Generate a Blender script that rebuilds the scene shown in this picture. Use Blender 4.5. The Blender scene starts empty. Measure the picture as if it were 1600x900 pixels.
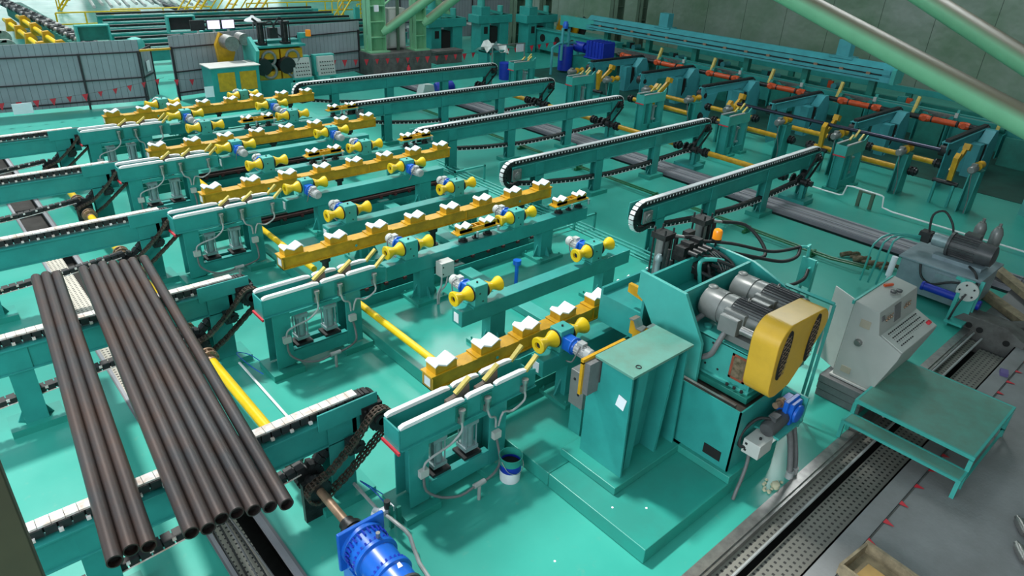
import bpy, bmesh, math, random
from mathutils import Vector, Matrix
random.seed(7)
COL = bpy.context.scene.collection
PI = math.pi
# ------------------------------------------------------------------ materials
def mat(name, c, rough=.5, metal=0., var=.12, vs=3., bump=0., bs=40., c2=None, spec=.5, emit=0., coat=0., fine=0.):
    m = bpy.data.materials.new(name); m.use_nodes = True
    nt = m.node_tree; N = nt.nodes; L = nt.links
    b = N['Principled BSDF']
    b.inputs['Roughness'].default_value = rough; b.inputs['Metallic'].default_value = metal
    b.inputs['Specular IOR Level'].default_value = spec
    if coat: b.inputs['Coat Weight'].default_value = coat; b.inputs['Coat Roughness'].default_value = .15
    tc = N.new('ShaderNodeTexCoord')
    if c2 is None: c2 = tuple(x*(1-var) for x in c)
    n = N.new('ShaderNodeTexNoise'); n.inputs['Scale'].default_value = vs; n.inputs['Detail'].default_value = 6
    n.inputs['Roughness'].default_value = .62
    geo = N.new('ShaderNodeNewGeometry'); L.new(geo.outputs['Position'], n.inputs['Vector'])
    r = N.new('ShaderNodeValToRGB'); r.color_ramp.elements[0].position = .35; r.color_ramp.elements[1].position = .65
    r.color_ramp.elements[0].color = (*c2, 1); r.color_ramp.elements[1].color = (*c, 1)
    L.new(n.outputs['Fac'], r.inputs['Fac']); L.new(r.outputs['Color'], b.inputs['Base Color'])
    if bump:
        n2 = N.new('ShaderNodeTexNoise'); n2.inputs['Scale'].default_value = bs; n2.inputs['Detail'].default_value = 3
        L.new(geo.outputs['Position'], n2.inputs['Vector'])
        bp = N.new('ShaderNodeBump'); bp.inputs['Strength'].default_value = bump; bp.inputs['Distance'].default_value = .01
        L.new(n2.outputs['Fac'], bp.inputs['Height']); L.new(bp.outputs['Normal'], b.inputs['Normal'])
    if emit:
        b.inputs['Emission Color'].default_value = (*c, 1); b.inputs['Emission Strength'].default_value = emit
    return m
M = {}
M['teal'] = mat('machine_teal', (.030, .31, .285), .36, var=.18, vs=2.5)
M['teal_light'] = mat('light_teal', (.055, .40, .355), .4, var=.15, vs=3)
M['teal_dark'] = mat('dark_teal', (.014, .22, .175), .45, var=.3, vs=3)
M['teal_blue'] = mat('blue_teal', (.060, .36, .40), .45, var=.2, vs=2)
M['teal_dusty'] = mat('dusty_teal', (.100, .30, .245), .5, c2=(.105, .235, .185), vs=4)
M['plinth'] = mat('plinth_paint', (.022, .33, .270), .35, c2=(.030, .26, .215), vs=1.1, coat=.2)
M['yellow'] = mat('mustard_yellow', (.62, .34, .012), .38, var=.3, vs=6)
M['guard_yellow'] = mat('guard_yellow', (.64, .38, .030), .35, var=.12, vs=4)
M['bright_yellow'] = mat('roller_yellow', (.85, .58, .012), .32, var=.15, vs=6)
M['stop_yellow'] = mat('stop_yellow', (.62, .50, .12), .5, var=.3, vs=10)
M['white'] = mat('white_plastic', (.86, .87, .88), .45, var=.08, vs=5)
M['white_worn'] = mat('worn_white_plastic', (.84, .84, .84), .5, c2=(.55, .42, .34), vs=9)
M['paper'] = mat('paper', (.80, .82, .88), .7, var=.08)
M['rubber'] = mat('black_rubber', (.018, .020, .022), .55, var=.4, vs=9)
M['steel_dark'] = mat('dark_steel', (.050, .052, .054), .42, .6, var=.5, vs=9, bump=.2)
M['pipe_steel'] = mat('mill_scale_pipe', (.040, .038, .041), .42, .35, c2=(.062, .036, .028), vs=1.6, bump=.15, bs=120)
M['pipe_in'] = mat('pipe_bore', (.006, .006, .006), .8)
M['pipe_polished'] = mat('polished_black_pipe', (.06, .06, .09), .2, .8)
M['steel'] = mat('bare_steel', (.42, .41, .40), .35, .8, var=.3, vs=8)
M['brass'] = mat('tan_coupling', (.36, .24, .16), .45, .4, var=.35, vs=10)
M['grey'] = mat('motor_grey', (.205, .22, .215), .32, .15, var=.15, vs=6)
M['grey_dark'] = mat('motor_dark_grey', (.085, .09, .095), .4, .2, var=.3, vs=6)
M['grey_light'] = mat('light_grey_paint', (.50, .52, .50), .45, var=.08, vs=4)
M['console'] = mat('console_grey', (.40, .42, .40), .45, var=.07, vs=3)
M['cyl_grey'] = mat('cylinder_grey', (.30, .40, .42), .35, .3, var=.2, vs=8)
M['blue'] = mat('gear_blue', (.010, .130, .62), .32, var=.2, vs=6)
M['blue_deep'] = mat('deep_blue', (.010, .035, .42), .35, var=.2, vs=6)
M['orange'] = mat('cardan_orange', (.62, .085, .02), .4, var=.25, vs=6)
M['amber'] = mat('amber_lamp', (.80, .25, .01), .2, var=.1, emit=.25)
M['red'] = mat('flag_red', (.62, .03, .05), .6, var=.15)
M['fence_rail'] = mat('dark_fence_rail', (.030, .022, .028), .5)
M['maroon'] = mat('maroon_rail', (.115, .025, .028), .5, var=.4, vs=6)
M['hose'] = mat('grey_hose', (.16, .165, .17), .5, var=.2, vs=12)
M['conduit'] = mat('light_conduit', (.40, .42, .42), .45, var=.2, vs=9)
M['concrete'] = mat('grey_concrete', (.25, .262, .268), .75, c2=(.18, .185, .185), vs=.9, bump=.3, bs=25)
M['concrete_dk'] = mat('dark_concrete', (.12, .125, .12), .8, c2=(.07, .07, .065), vs=4, bump=.4)
M['pit'] = mat('pit_dark', (.030, .030, .028), .8, var=.5, vs=5)
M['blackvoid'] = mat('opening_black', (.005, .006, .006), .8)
M['wood'] = mat('crate_wood', (.33, .27, .17), .7, c2=(.17, .14, .09), vs=7, bump=.3)
M['card'] = mat('cardboard', (.40, .25, .08), .7, var=.2, vs=5)
M['rust'] = mat('rust_red_frame', (.33, .08, .04), .6, var=.4, vs=8)
M['column'] = mat('column_green', (.22, .52, .30), .5, var=.12, vs=2)
M['tube'] = mat('brace_green', (.17, .46, .26), .5, var=.1, vs=2)
M['column_dk'] = mat('column_olive', (.085, .15, .10), .6, var=.2, vs=2)
M['column_near'] = mat('column_dull_olive', (.062, .062, .030), .6, var=.2, vs=2)
M['green_pipe'] = mat('green_pipe', (.018, .17, .06), .4, var=.3, vs=5)
M['tarp'] = mat('white_sheet', (.62, .68, .66), .6, var=.15)
M['rag'] = mat('rag_tan', (.22, .17, .11), .9, c2=(.07, .06, .03), vs=14)
M['screen'] = mat('lit_screen', (.75, .68, .92), .3, var=.1, emit=1.2)
M['far_bright'] = mat('window_glow', (.92, 1., 1.), .5, var=.02, emit=3.0)
# teal epoxy floor with dirt, worn and glossy
def floor_mat():
    m = mat('teal_epoxy_floor', (.048, .40, .325), .30, c2=(.034, .33, .270), vs=.45, coat=.08)
    nt = m.node_tree; N = nt.nodes; L = nt.links; b = N['Principled BSDF']
    geo = N.new('ShaderNodeNewGeometry')
    n = N.new('ShaderNodeTexNoise'); n.inputs['Scale'].default_value = 6; n.inputs['Detail'].default_value = 8; n.inputs['Roughness'].default_value = .7
    L.new(geo.outputs['Position'], n.inputs['Vector'])
    r = N.new('ShaderNodeValToRGB'); r.color_ramp.elements[0].position = .60; r.color_ramp.elements[1].position = .78
    r.color_ramp.elements[0].color = (0, 0, 0, 1); r.color_ramp.elements[1].color = (.45, .45, .45, 1)
    L.new(n.outputs['Fac'], r.inputs['Fac'])
    old = b.inputs['Base Color'].links[0].from_socket
    mx = N.new('ShaderNodeMixRGB'); mx.inputs[2].default_value = (.22, .36, .28, 1)
    L.new(r.outputs['Color'], mx.inputs[0]); L.new(old, mx.inputs[1]); L.new(mx.outputs[0], b.inputs['Base Color'])
    rr = N.new('ShaderNodeMapRange'); rr.inputs[3].default_value = .22; rr.inputs[4].default_value = .42
    n3 = N.new('ShaderNodeTexNoise'); n3.inputs['Scale'].default_value = 1.3; n3.inputs['Detail'].default_value = 5
    L.new(geo.outputs['Position'], n3.inputs['Vector'])
    L.new(n3.outputs['Fac'], rr.inputs[0]); L.new(rr.outputs[0], b.inputs['Roughness'])
    return m
M['floor'] = floor_mat()
def stripe_mat(name, ca, cb, axis, scale, thr, rough=.5, metal=0., axis2=None, scale2=0, thr2=0, bumpd=.02):
    """ribs or perforations: object-position based repeating pattern"""
    m = mat(name, ca, rough, metal, var=.15, vs=1.5)
    nt = m.node_tree; N = nt.nodes; L = nt.links; b = N['Principled BSDF']
    geo = N.new('ShaderNodeNewGeometry'); sp = N.new('ShaderNodeSeparateXYZ'); L.new(geo.outputs['Position'], sp.inputs[0])
    def band(ax, s, t):
        mu = N.new('ShaderNodeMath'); mu.operation = 'MULTIPLY'; mu.inputs[1].default_value = s; L.new(sp.outputs[ax], mu.inputs[0])
        fr = N.new('ShaderNodeMath'); fr.operation = 'FRACT'; L.new(mu.outputs[0], fr.inputs[0])
        lt = N.new('ShaderNodeMath'); lt.operation = 'LESS_THAN'; lt.inputs[1].default_value = t; L.new(fr.outputs[0], lt.inputs[0])
        return lt.outputs[0]
    f = band(axis, scale, thr)
    if axis2 is not None:
        f2 = band(axis2, scale2, thr2); mm = N.new('ShaderNodeMath'); mm.operation = 'MULTIPLY'
        L.new(f, mm.inputs[0]); L.new(f2, mm.inputs[1]); f = mm.outputs[0]
    old = b.inputs['Base Color'].links[0].from_socket
    mx = N.new('ShaderNodeMixRGB'); mx.inputs[2].default_value = (*cb, 1)
    L.new(f, mx.inputs[0]); L.new(old, mx.inputs[1]); L.new(mx.outputs[0], b.inputs['Base Color'])
    bp = N.new('ShaderNodeBump'); bp.inputs['Strength'].default_value = .6; bp.inputs['Distance'].default_value = bumpd; bp.invert = True
    L.new(f, bp.inputs['Height']); L.new(bp.outputs['Normal'], b.inputs['Normal'])
    return m
M['fence'] = stripe_mat('corrugated_sheet', (.300, .335, .370), (.15, .17, .19), 0, 5.2, .085, .5)
M['grate_y'] = stripe_mat('slotted_cover', (.62, .58, .50), (.05, .05, .045), 1, 14, .35, .6, axis2=0, scale2=16, thr2=.5)
M['grate_x'] = stripe_mat('perforated_plate', (.20, .20, .175), (.03, .03, .03), 0, 12, .4, .6, axis2=1, scale2=14, thr2=.45)
M['guard_mesh'] = stripe_mat('guard_mesh', (.05, .03, .02), (.62, .38, .02), 0, 34, .3, .5, axis2=None)
M['fins'] = mat('fin_dark', (.05, .055, .055), .4, .2)
M['panel_lines'] = stripe_mat('channel_steel', (.29, .30, .33), (.15, .155, .17), 0, 5, .25, .55, .2)
# green painted wall with blotches and dents
def wall_mat():
    m = mat('wall_green_paint', (.24, .30, .255), .38, c2=(.125, .215, .135), vs=.28)
    nt = m.node_tree; N = nt.nodes; L = nt.links; b = N['Principled BSDF']
    geo = N.new('ShaderNodeNewGeometry')
    n = N.new('ShaderNodeTexNoise'); n.inputs['Scale'].default_value = .8; n.inputs['Detail'].default_value = 3
    L.new(geo.outputs['Position'], n.inputs['Vector'])
    bp = N.new('ShaderNodeBump'); bp.inputs['Strength'].default_value = .8; bp.inputs['Distance'].default_value = .18
    L.new(n.outputs['Fac'], bp.inputs['Height']); L.new(bp.outputs['Normal'], b.inputs['Normal'])
    sp = N.new('ShaderNodeSeparateXYZ'); L.new(geo.outputs['Position'], sp.inputs[0])
    mu = N.new('ShaderNodeMath'); mu.operation = 'MULTIPLY'; mu.inputs[1].default_value = .42; L.new(sp.outputs[1], mu.inputs[0])
    fr = N.new('ShaderNodeMath'); fr.operation = 'FRACT'; L.new(mu.outputs[0], fr.inputs[0])
    lt = N.new('ShaderNodeMath'); lt.operation = 'LESS_THAN'; lt.inputs[1].default_value = .012; L.new(fr.outputs[0], lt.inputs[0])
    old = b.inputs['Base Color'].links[0].from_socket
    mx = N.new('ShaderNodeMixRGB'); mx.inputs[2].default_value = (.04, .07, .045, 1)
    L.new(lt.outputs[0], mx.inputs[0]); L.new(old, mx.inputs[1]); L.new(mx.outputs[0], b.inputs['Base Color'])
    return m
M['wall'] = wall_mat()
# ------------------------------------------------------------------ mesh builder
SPLIT = {'drive_chain', 'base_plate', 'guide_pocket', 'stop_plate', 'sight_disc', 'bolt', 'rail_post', 'lock', 'rubber_foot', 'cabinet_lock', 'side_panel', 'screw', 'indicator_lamp',
         'vent_louvre', 'disc_bolt', 'end_flange', 'pivot_stand', 'clip', 'opening', 'foot', 'stiffener', 'push_button', 'white_pad', 'leg', 'switch', 'switch_tag', 'wire_mesh', 'sliding_strip'}
class MB:
    def __init__(s): s.bm = bmesh.new()
    def box(s, x0, y0, z0, x1, y1, z1):
        v = [s.bm.verts.new(p) for p in ((x0,y0,z0),(x1,y0,z0),(x1,y1,z0),(x0,y1,z0),(x0,y0,z1),(x1,y0,z1),(x1,y1,z1),(x0,y1,z1))]
        for f in ((0,3,2,1),(4,5,6,7),(0,1,5,4),(1,2,6,5),(2,3,7,6),(3,0,4,7)): s.bm.faces.new([v[i] for i in f])
        return s
    def cbox(s, c, d, rx=0, ry=0, rz=0):
        R = Matrix.Rotation(rz,4,'Z') @ Matrix.Rotation(ry,4,'Y') @ Matrix.Rotation(rx,4,'X')
        v = []
        for sz in (-.5,.5):
            for sx, sy in ((-.5,-.5),(.5,-.5),(.5,.5),(-.5,.5)):
                v.append(s.bm.verts.new(Vector(c) + (R @ Vector((sx*d[0], sy*d[1], sz*d[2])))))
        for f in ((0,3,2,1),(4,5,6,7),(0,1,5,4),(1,2,6,5),(2,3,7,6),(3,0,4,7)): s.bm.faces.new([v[i] for i in f])
        return s
    def _ring(s, c, a, b, r, n):
        return [s.bm.verts.new(c + (a*math.cos(2*PI*i/n) + b*math.sin(2*PI*i/n))*r) for i in range(n)]
    def lathe(s, p0, ax, prof, n=20, capped=True, closed=False):
        """prof: list of (distance along axis, radius)"""
        p0 = Vector(p0); ax = Vector(ax).normalized()
        a = ax.orthogonal().normalized(); b = ax.cross(a)
        R = [s._ring(p0 + ax*t, a, b, max(r, 1e-4), n) for t, r in prof]
        pairs = list(zip(R[:-1], R[1:]))
        if closed: pairs.append((R[-1], R[0]))
        for q, w in pairs:
            for i in range(n): s.bm.faces.new((q[i], q[(i+1)%n], w[(i+1)%n], w[i]))
        if capped and not closed:
            s.bm.faces.new(list(reversed(R[0]))); s.bm.faces.new(R[-1])
        return s
    def cyl(s, p0, p1, r, n=16, r2=None):
        p0 = Vector(p0); p1 = Vector(p1); d = p1-p0
        return s.lathe(p0, d, [(0, r), (d.length, r if r2 is None else r2)], n)
    def tube(s, pts, r, n=8, smooth=3):
        P = [Vector(p) for p in pts]
        if smooth and len(P) > 2:
            Q = []
            for i in range(len(P)-1):
                a = P[max(i-1,0)]; b = P[i]; c = P[i+1]; d = P[min(i+2,len(P)-1)]
                for k in range(smooth):
                    t = k/smooth
                    Q.append(.5*((2*b)+(c-a)*t+(2*a-5*b+4*c-d)*t*t+(3*b-a-3*c+d)*t*t*t))
            Q.append(P[-1]); P = Q
        up = Vector((0.13,.21,.97)); prev = None; rings = []
        for i, p in enumerate(P):
            d = (P[min(i+1,len(P)-1)] - P[max(i-1,0)]).normalized()
            a = d.cross(up)
            if a.length < .1: a = d.cross(Vector((1,.2,0)))
            a.normalize()
            if prev is not None:
                a2 = (prev - d*prev.dot(d))
                if a2.length > .05: a = a2.normalized()
            prev = a; b = d.cross(a)
            rings.append(s._ring(p, a, b, r, n))
        for q, w in zip(rings[:-1], rings[1:]):
            for i in range(n): s.bm.faces.new((q[i], q[(i+1)%n], w[(i+1)%n], w[i]))
        s.bm.faces.new(list(reversed(rings[0]))); s.bm.faces.new(rings[-1])
        return s
    def prism(s, pts, axis, a, b):
        """pts 2-D polygon extruded along axis from a to b. axis 'x': pts=(y,z); 'y': (x,z); 'z': (x,y)"""
        def P(u, v, t): return {'x': (t,u,v), 'y': (u,t,v), 'z': (u,v,t)}[axis]
        A = [s.bm.verts.new(P(u,v,a)) for u,v in pts]; B = [s.bm.verts.new(P(u,v,b)) for u,v in pts]
        n = len(pts)
        s.bm.faces.new(A); s.bm.faces.new(list(reversed(B)))
        for i in range(n): s.bm.faces.new((A[i], B[i], B[(i+1)%n], A[(i+1)%n]))
        return s
    def torus(s, c, ax, R, r, n=20, m=8):
        prof = [(math.sin(2*PI*i/m)*r, R+math.cos(2*PI*i/m)*r) for i in range(m)]
        return s.lathe(Vector(c), ax, prof, n, closed=True)
    def build(s, name, m, parent=None, bevel=0., smooth=True, loc=None):
        bmesh.ops.recalc_face_normals(s.bm, faces=s.bm.faces)
        if name in SPLIT:
            groups = s.clusters()
            if len(groups) > 1:
                outs = []
                for g in groups:
                    q = MB(); mp = {}
                    for f in g:
                        vs = []
                        for v in f.verts:
                            if v not in mp: mp[v] = q.bm.verts.new(v.co)
                            vs.append(mp[v])
                        q.bm.faces.new(vs)
                    outs.append(q.build_one(name, m, parent, bevel, smooth, loc))
                s.bm.free()
                return outs[0]
        return s.build_one(name, m, parent, bevel, smooth, loc)
    def clusters(s):
        """faces grouped by loose islands that lie close together"""
        seen = set(); isl = []
        for f0 in s.bm.faces:
            if f0 in seen: continue
            st = [f0]; seen.add(f0); fs = []
            while st:
                f = st.pop(); fs.append(f)
                for e in f.edges:
                    for g in e.link_faces:
                        if g not in seen: seen.add(g); st.append(g)
            P = [v.co for f in fs for v in f.verts]
            lo = [min(p[k] for p in P) for k in range(3)]; hi = [max(p[k] for p in P) for k in range(3)]
            isl.append([fs, lo, hi])
        par = list(range(len(isl)))
        def find(a):
            while par[a] != a: a = par[a]
            return a
        for a in range(len(isl)):
            for b in range(a+1, len(isl)):
                la, ha, lb, hb = isl[a][1], isl[a][2], isl[b][1], isl[b][2]
                gap = math.sqrt(sum(max(0, la[k]-hb[k], lb[k]-ha[k])**2 for k in range(3)))
                sz = max(max(ha[k]-la[k] for k in range(3)), max(hb[k]-lb[k] for k in range(3)))
                if gap <= max(.02, .5*sz): par[find(a)] = find(b)
        out = {}
        for a in range(len(isl)): out.setdefault(find(a), []).extend(isl[a][0])
        return list(out.values())
    def build_one(s, name, m, parent=None, bevel=0., smooth=True, loc=None):
        me = bpy.data.meshes.new(name); s.bm.to_mesh(me); s.bm.free()
        if smooth:
            for p in me.polygons: p.use_smooth = True
            try: me.set_sharp_from_angle(angle=math.radians(38))
            except Exception: pass
        o = bpy.data.objects.new(name, me); COL.objects.link(o)
        me.materials.append(M[m] if isinstance(m, str) else m)
        if parent is not None: o.parent = parent
        if loc is not None: o.location = loc
        if bevel:
            bv = o.modifiers.new('bevel', 'BEVEL'); bv.width = bevel; bv.segments = 1; bv.limit_method = 'ANGLE'; bv.angle_limit = math.radians(50); bv.harden_normals = True
        return o
def tag(o, label, cat, group=None, kind=None):
    if label: o['label'] = label
    if cat: o['category'] = cat
    if group: o['group'] = group
    if kind: o['kind'] = kind
    return o
def thing(name, label, cat, loc=(0,0,0), rz=0, group=None):
    o = bpy.data.objects.new(name, None); COL.objects.link(o); o.location = loc; o.rotation_euler = (0,0,rz)
    o.empty_display_size = .1
    return tag(o, label, cat, group)
def struct(mb, name, m, **k):
    return tag(mb.build(name, m, smooth=False, **k), None, None, None, 'structure')
def dup(root, loc=None, label=None, group=None, rz=None):
    r = root.copy(); COL.objects.link(r)
    if loc is not None: r.location = loc
    if rz is not None: r.rotation_euler = (0,0,rz)
    if label: r['label'] = label
    if group: r['group'] = group
    for ch in list(root.children):
        c = ch.copy(); COL.objects.link(c); c.parent = r
        for g in list(ch.children):
            d = g.copy(); COL.objects.link(d); d.parent = c
    return r
ORD = ['nearest', 'second', 'third', 'fourth', 'fifth', 'sixth', 'seventh', 'eighth', 'ninth', 'tenth']
# ------------------------------------------------------------------ camera
cam = bpy.data.cameras.new('camera'); co = bpy.data.objects.new('camera', cam); COL.objects.link(co)
cam.sensor_width = 36; cam.lens = 36*1068.73/1600; cam.clip_end = 300
yaw, pitch, roll = .82331536, .48564727, .05489732
f = Vector((math.cos(yaw)*math.cos(pitch), math.sin(yaw)*math.cos(pitch), -math.sin(pitch)))
r = Vector((math.sin(yaw), -math.cos(yaw), 0)); u = r.cross(f)
r2 = r*math.cos(roll) + u*math.sin(roll); u2 = r2.cross(f)
R = Matrix((r2, u2, -f)).transposed().to_4x4(); R.translation = Vector((0, 0, 6.0))
co.matrix_world = R
bpy.context.scene.camera = co
# ------------------------------------------------------------------ setting
def slab(x0, y0, x1, y1, m, z=0, t=.02, name='floor'):
    return struct(MB().box(x0, y0, z-t, x1, y1, z), name, m)
slab(-14, 1.55, 1.27, 80, 'floor'); slab(1.78, 2.30, 15.62, 80, 'floor'); slab(16.70, 2.30, 60, 80, 'floor')
slab(1.27, -6, 1.78, 2.3, 'concrete')
slab(-14, -8, 1.27, 1.55, 'concrete'); slab(1.78, -8, 60, 1.55, 'concrete'); slab(13.75, 1.55, 60, 2.3, 'concrete')
# trench along the left feed line, with slotted cable covers
t1 = MB().box(1.27, 2.3, -.32, 1.78, 80, -.30).box(1.255, 2.3, -.32, 1.27, 80, .0).box(1.78, 2.3, -.32, 1.80, 80, .0)
struct(t1, 'trim_1', 'pit')
struct(MB().box(1.74, 2.3, -.05, 1.83, 80, .012).box(1.23, 2.3, -.05, 1.29, 80, .012), 'trim_2', 'panel_lines')
tag(MB().box(1.30, 2.4, -.08, 1.58, 15.6, -.05).build('cable_tray', 'grate_y'), 'slotted cream cable tray cover lying in left floor trench', 'tray')
for k in range(5):
    xx = 1.34+.05*k
    tag(MB().tube([(xx+.03*math.sin(k+j*.9), 2.5+.55*j, -.035+.004*k) for j in range(8)], .011, 6, 3).build('loose_cable', 'rubber' if k % 2 else 'hose'), 'thin cable lying loosely on the slotted tray beside blue gearbox', 'cable', 'loose cables on the slotted tray')
tag(MB().tube([(1.25, 4.75, .03), (1.80, 4.60, .03)], .02, smooth=0).tube([(1.35, 5.1, .02), (1.62, 4.2, .02)], .012, smooth=0).build('white_strut', 'grey_light'), 'thin white angle strut laid across the left trench', 'strut')
# trench across the middle of the hall
struct(MB().box(15.62, 2.3, -.36, 16.7, 80, -.33).box(15.60, 2.3, -.36, 15.62, 80, 0), 'trim_3', 'pit')
struct(MB().box(15.96, 2.3, -.08, 16.74, 80, .010).box(15.98, 2.3, .01, 16.04, 80, .035).box(16.28, 2.3, .01, 16.32, 80, .03).box(16.66, 2.3, .01, 16.74, 80, .035), 'trim_4', 'panel_lines')
# pit along the operator aisle
struct(MB().box(1.8, 1.55, -.50, 13.8, 2.3, -.48).box(1.8, 1.53, -.5, 13.8, 1.55, 0).box(1.8, 2.3, -.5, 13.8, 2.32, 0), 'trim_5', 'pit')
struct(MB().box(1.8, 2.24, -.1, 14.0, 2.36, .015).box(1.8, 2.20, -.1, 14.0, 2.24, -.01), 'trim_6', 'steel')
tag(MB().box(1.8, 1.60, -.24, 13.2, 1.98, -.20).build('perforated_cover', 'grate_x'), 'wide perforated dark metal cover in aisle pit beside concrete', 'cover')
tag(MB().box(1.8, 2.06, -.14, 13.2, 2.20, -.10).build('perforated_cover', 'grate_x'), 'narrow perforated cover strip next to the green floor edge', 'cover')
tag(MB().tube([(1.8, 2.03, -.06), (13.3, 2.03, -.06)], .018, smooth=0).build('pit_pipe', 'conduit'), 'long thin grey pipe running down middle of aisle pit', 'pipe')
tag(MB().tube([(9.5, 2.18, -.03), (13.35, 2.18, -.03)], .018, smooth=0).build('pit_pipe', 'conduit'), 'short grey pipe at green floor side beyond the platform', 'pipe')
# concrete end block of the pit with four bored holes
eb = MB(); 
pts = [(1.42, -.40), (1.42, .10), (1.75, .26), (2.45, .26), (2.62, .1), (2.62, -.40)]
eb.prism(pts, 'x', 13.35, 13.75)
ebo = eb.build('pit_end_block', 'concrete_dk', bevel=.02); tag(ebo, 'round-shouldered concrete block with bored holes closing the aisle pit', 'block')
for yy, zz in ((2.3, .08), (2.12, .06), (1.68, .0)):
    MB().cyl((13.34, yy, zz), (13.36, yy, zz), .055).build('bored_hole', 'blackvoid', ebo)
# long joint in the concrete
struct(MB().box(1.8, 1.28, 0, 60, 1.295, .004), 'trim_7', 'concrete_dk')
# plinths
pl = MB().box(4.66, 2.72, 0, 7.35, 4.2, .21).box(4.66, 4.2, 0, 10.35, 21.5, .21)
tag(pl.build('floor_plinth', 'plinth', bevel=.012), 'raised teal painted concrete plinth under rollers and cutting machine', 'plinth')
p2 = MB().box(5.0, 3.46, .21, 6.4, 4.35, .32).box(6.22, 2.72, .21, 7.34, 3.9, .32)
tag(p2.build('machine_sub_base', 'plinth', bevel=.01), 'stepped teal slab right under the cutting machine stand', 'slab')
# walls
struct(MB().box(36, -8, 0, 36.3, 80, 14), 'wall_right', 'wall')
struct(MB().box(-14, 79.6, 0, 36, 80, 16), 'wall_back', 'grey_light')
for i, (x0, x1, z0, z1) in enumerate(((38, 60, 3, 9), (20, 34, 1, 8), (2, 16, 2, 8))):
    pass
wn = 0
def window(x0, x1, y, z0, z1):
    global wn; wn += 1
    w = struct(MB().box(x0, y, z0, x1, y+.05, z1), 'window_%d' % wn, 'far_bright')
    fr = MB()
    k = int((x1-x0)/2)
    for q in range(k+1): fr.box(x0+q*(x1-x0)/k-.05, y-.08, z0, x0+q*(x1-x0)/k+.05, y, z1)
    fr.build('window_frame', 'column', w)
window(6, 16, 79.4, 1.5, 6); window(18, 27, 79.4, 1.0, 6.5); window(29, 35.5, 79.4, 1.0, 7)
# unseen roof with skylight strips, its solid bays shaped to block the sun
ce = MB()
strips = [(-14, -9), (9.6, 36)]
for a, b in strips: ce.box(a, -8, 14, b, 80, 14.2)
ce.box(4.8, -8, 14, 9.6, 10.2, 14.2).box(-9, 46, 14, 9.6, 80, 14.2)  # unseen roof covers added to keep sun off front right and far floor
for k in range(15): ce.box(-9, -6+6*k, 14, 9.6, -5.7+6*k, 14.2)
struct(ce, 'ceiling', 'grey_light')
struct(MB().box(-14, -8.3, 0, 36, -8, 14), 'wall_blocker', 'grey_light')  # unseen wall added behind the camera to darken the right side
def skylight(x0, x1, y0, y1, power):
    global wn; wn += 1
    m = mat('skylight_%d' % wn, (.92, .98, 1.), .5, var=.02, emit=power)
    struct(MB().box(x0, y0, 13.9, x1, y1, 13.95), 'window_%d' % wn, m)
skylight(14, 16.5, 26, 76, 4); skylight(20.5, 23, 34, 76, 4)
# ------------------------------------------------------------------ chain conveyors
def link_run(mb, pts, w, h, pitch, y):
    """rows of link plates along an x-z polyline"""
    acc = 0
    for (xa, za), (xb, zb) in zip(pts[:-1], pts[1:]):
        d = math.hypot(xb-xa, zb-za); n = max(1, int(round(d/pitch)))
        a = -math.atan2(zb-za, xb-xa)
        for k in range(n):
            t = (k+.5)/n
            mb.cbox((xa+(xb-xa)*t, y, za+(zb-za)*t), (d/n*.86, w, h), ry=a)
            mb.cbox((xa+(xb-xa)*t, y, za+(zb-za)*t), (d/n*1.02, w*.55, h*.6), ry=a)
def sprocket(mb, c, r, w, teeth=16, ax='y'):
    n = teeth*2; pts = []
    for i in range(n*2):
        a = 2*PI*i/(n*2); rr = r if (i % 4) < 2 else r*.88
        pts.append((c[0]+rr*math.cos(a), c[2]+rr*math.sin(a)))
    mb.prism(pts, 'y', c[1]-w/2, c[1]+w/2)
def arc(cx, cz, r, a0, a1, n):
    return [(cx+r*math.cos(a0+(a1-a0)*i/n), cz+r*math.sin(a0+(a1-a0)*i/n)) for i in range(n+1)]
def column(mb, x, y, z0, z1, w=.26, d=.20):
    # two flanges facing along x, web between
    mb.box(x-w/2, y-d/2, z0, x+w/2, y-d/2+.02, z1); mb.box(x-w/2, y+d/2-.02, z0, x+w/2, y+d/2, z1)
    mb.box(x-.012, y-d/2+.02, z0, x+.012, y+d/2-.02, z1)
def long_leg(root, x, y, ztop, fz=0):
    c = MB(); column(c, x, y, fz+.10, ztop)
    c.prism([(x-.13-.07, fz+.10), (x-.13, fz+.10), (x-.13, fz+.24)], 'y', y-.01, y+.01)
    c.prism([(x+.13+.07, fz+.10), (x+.13, fz+.10), (x+.13, fz+.24)], 'y', y-.01, y+.01)
    o = c.build('leg', 'teal', root)
    MB().box(x-.3, y-.2, fz, x+.3, y+.2, fz+.10).build('base_plate', 'plinth', o)
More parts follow.
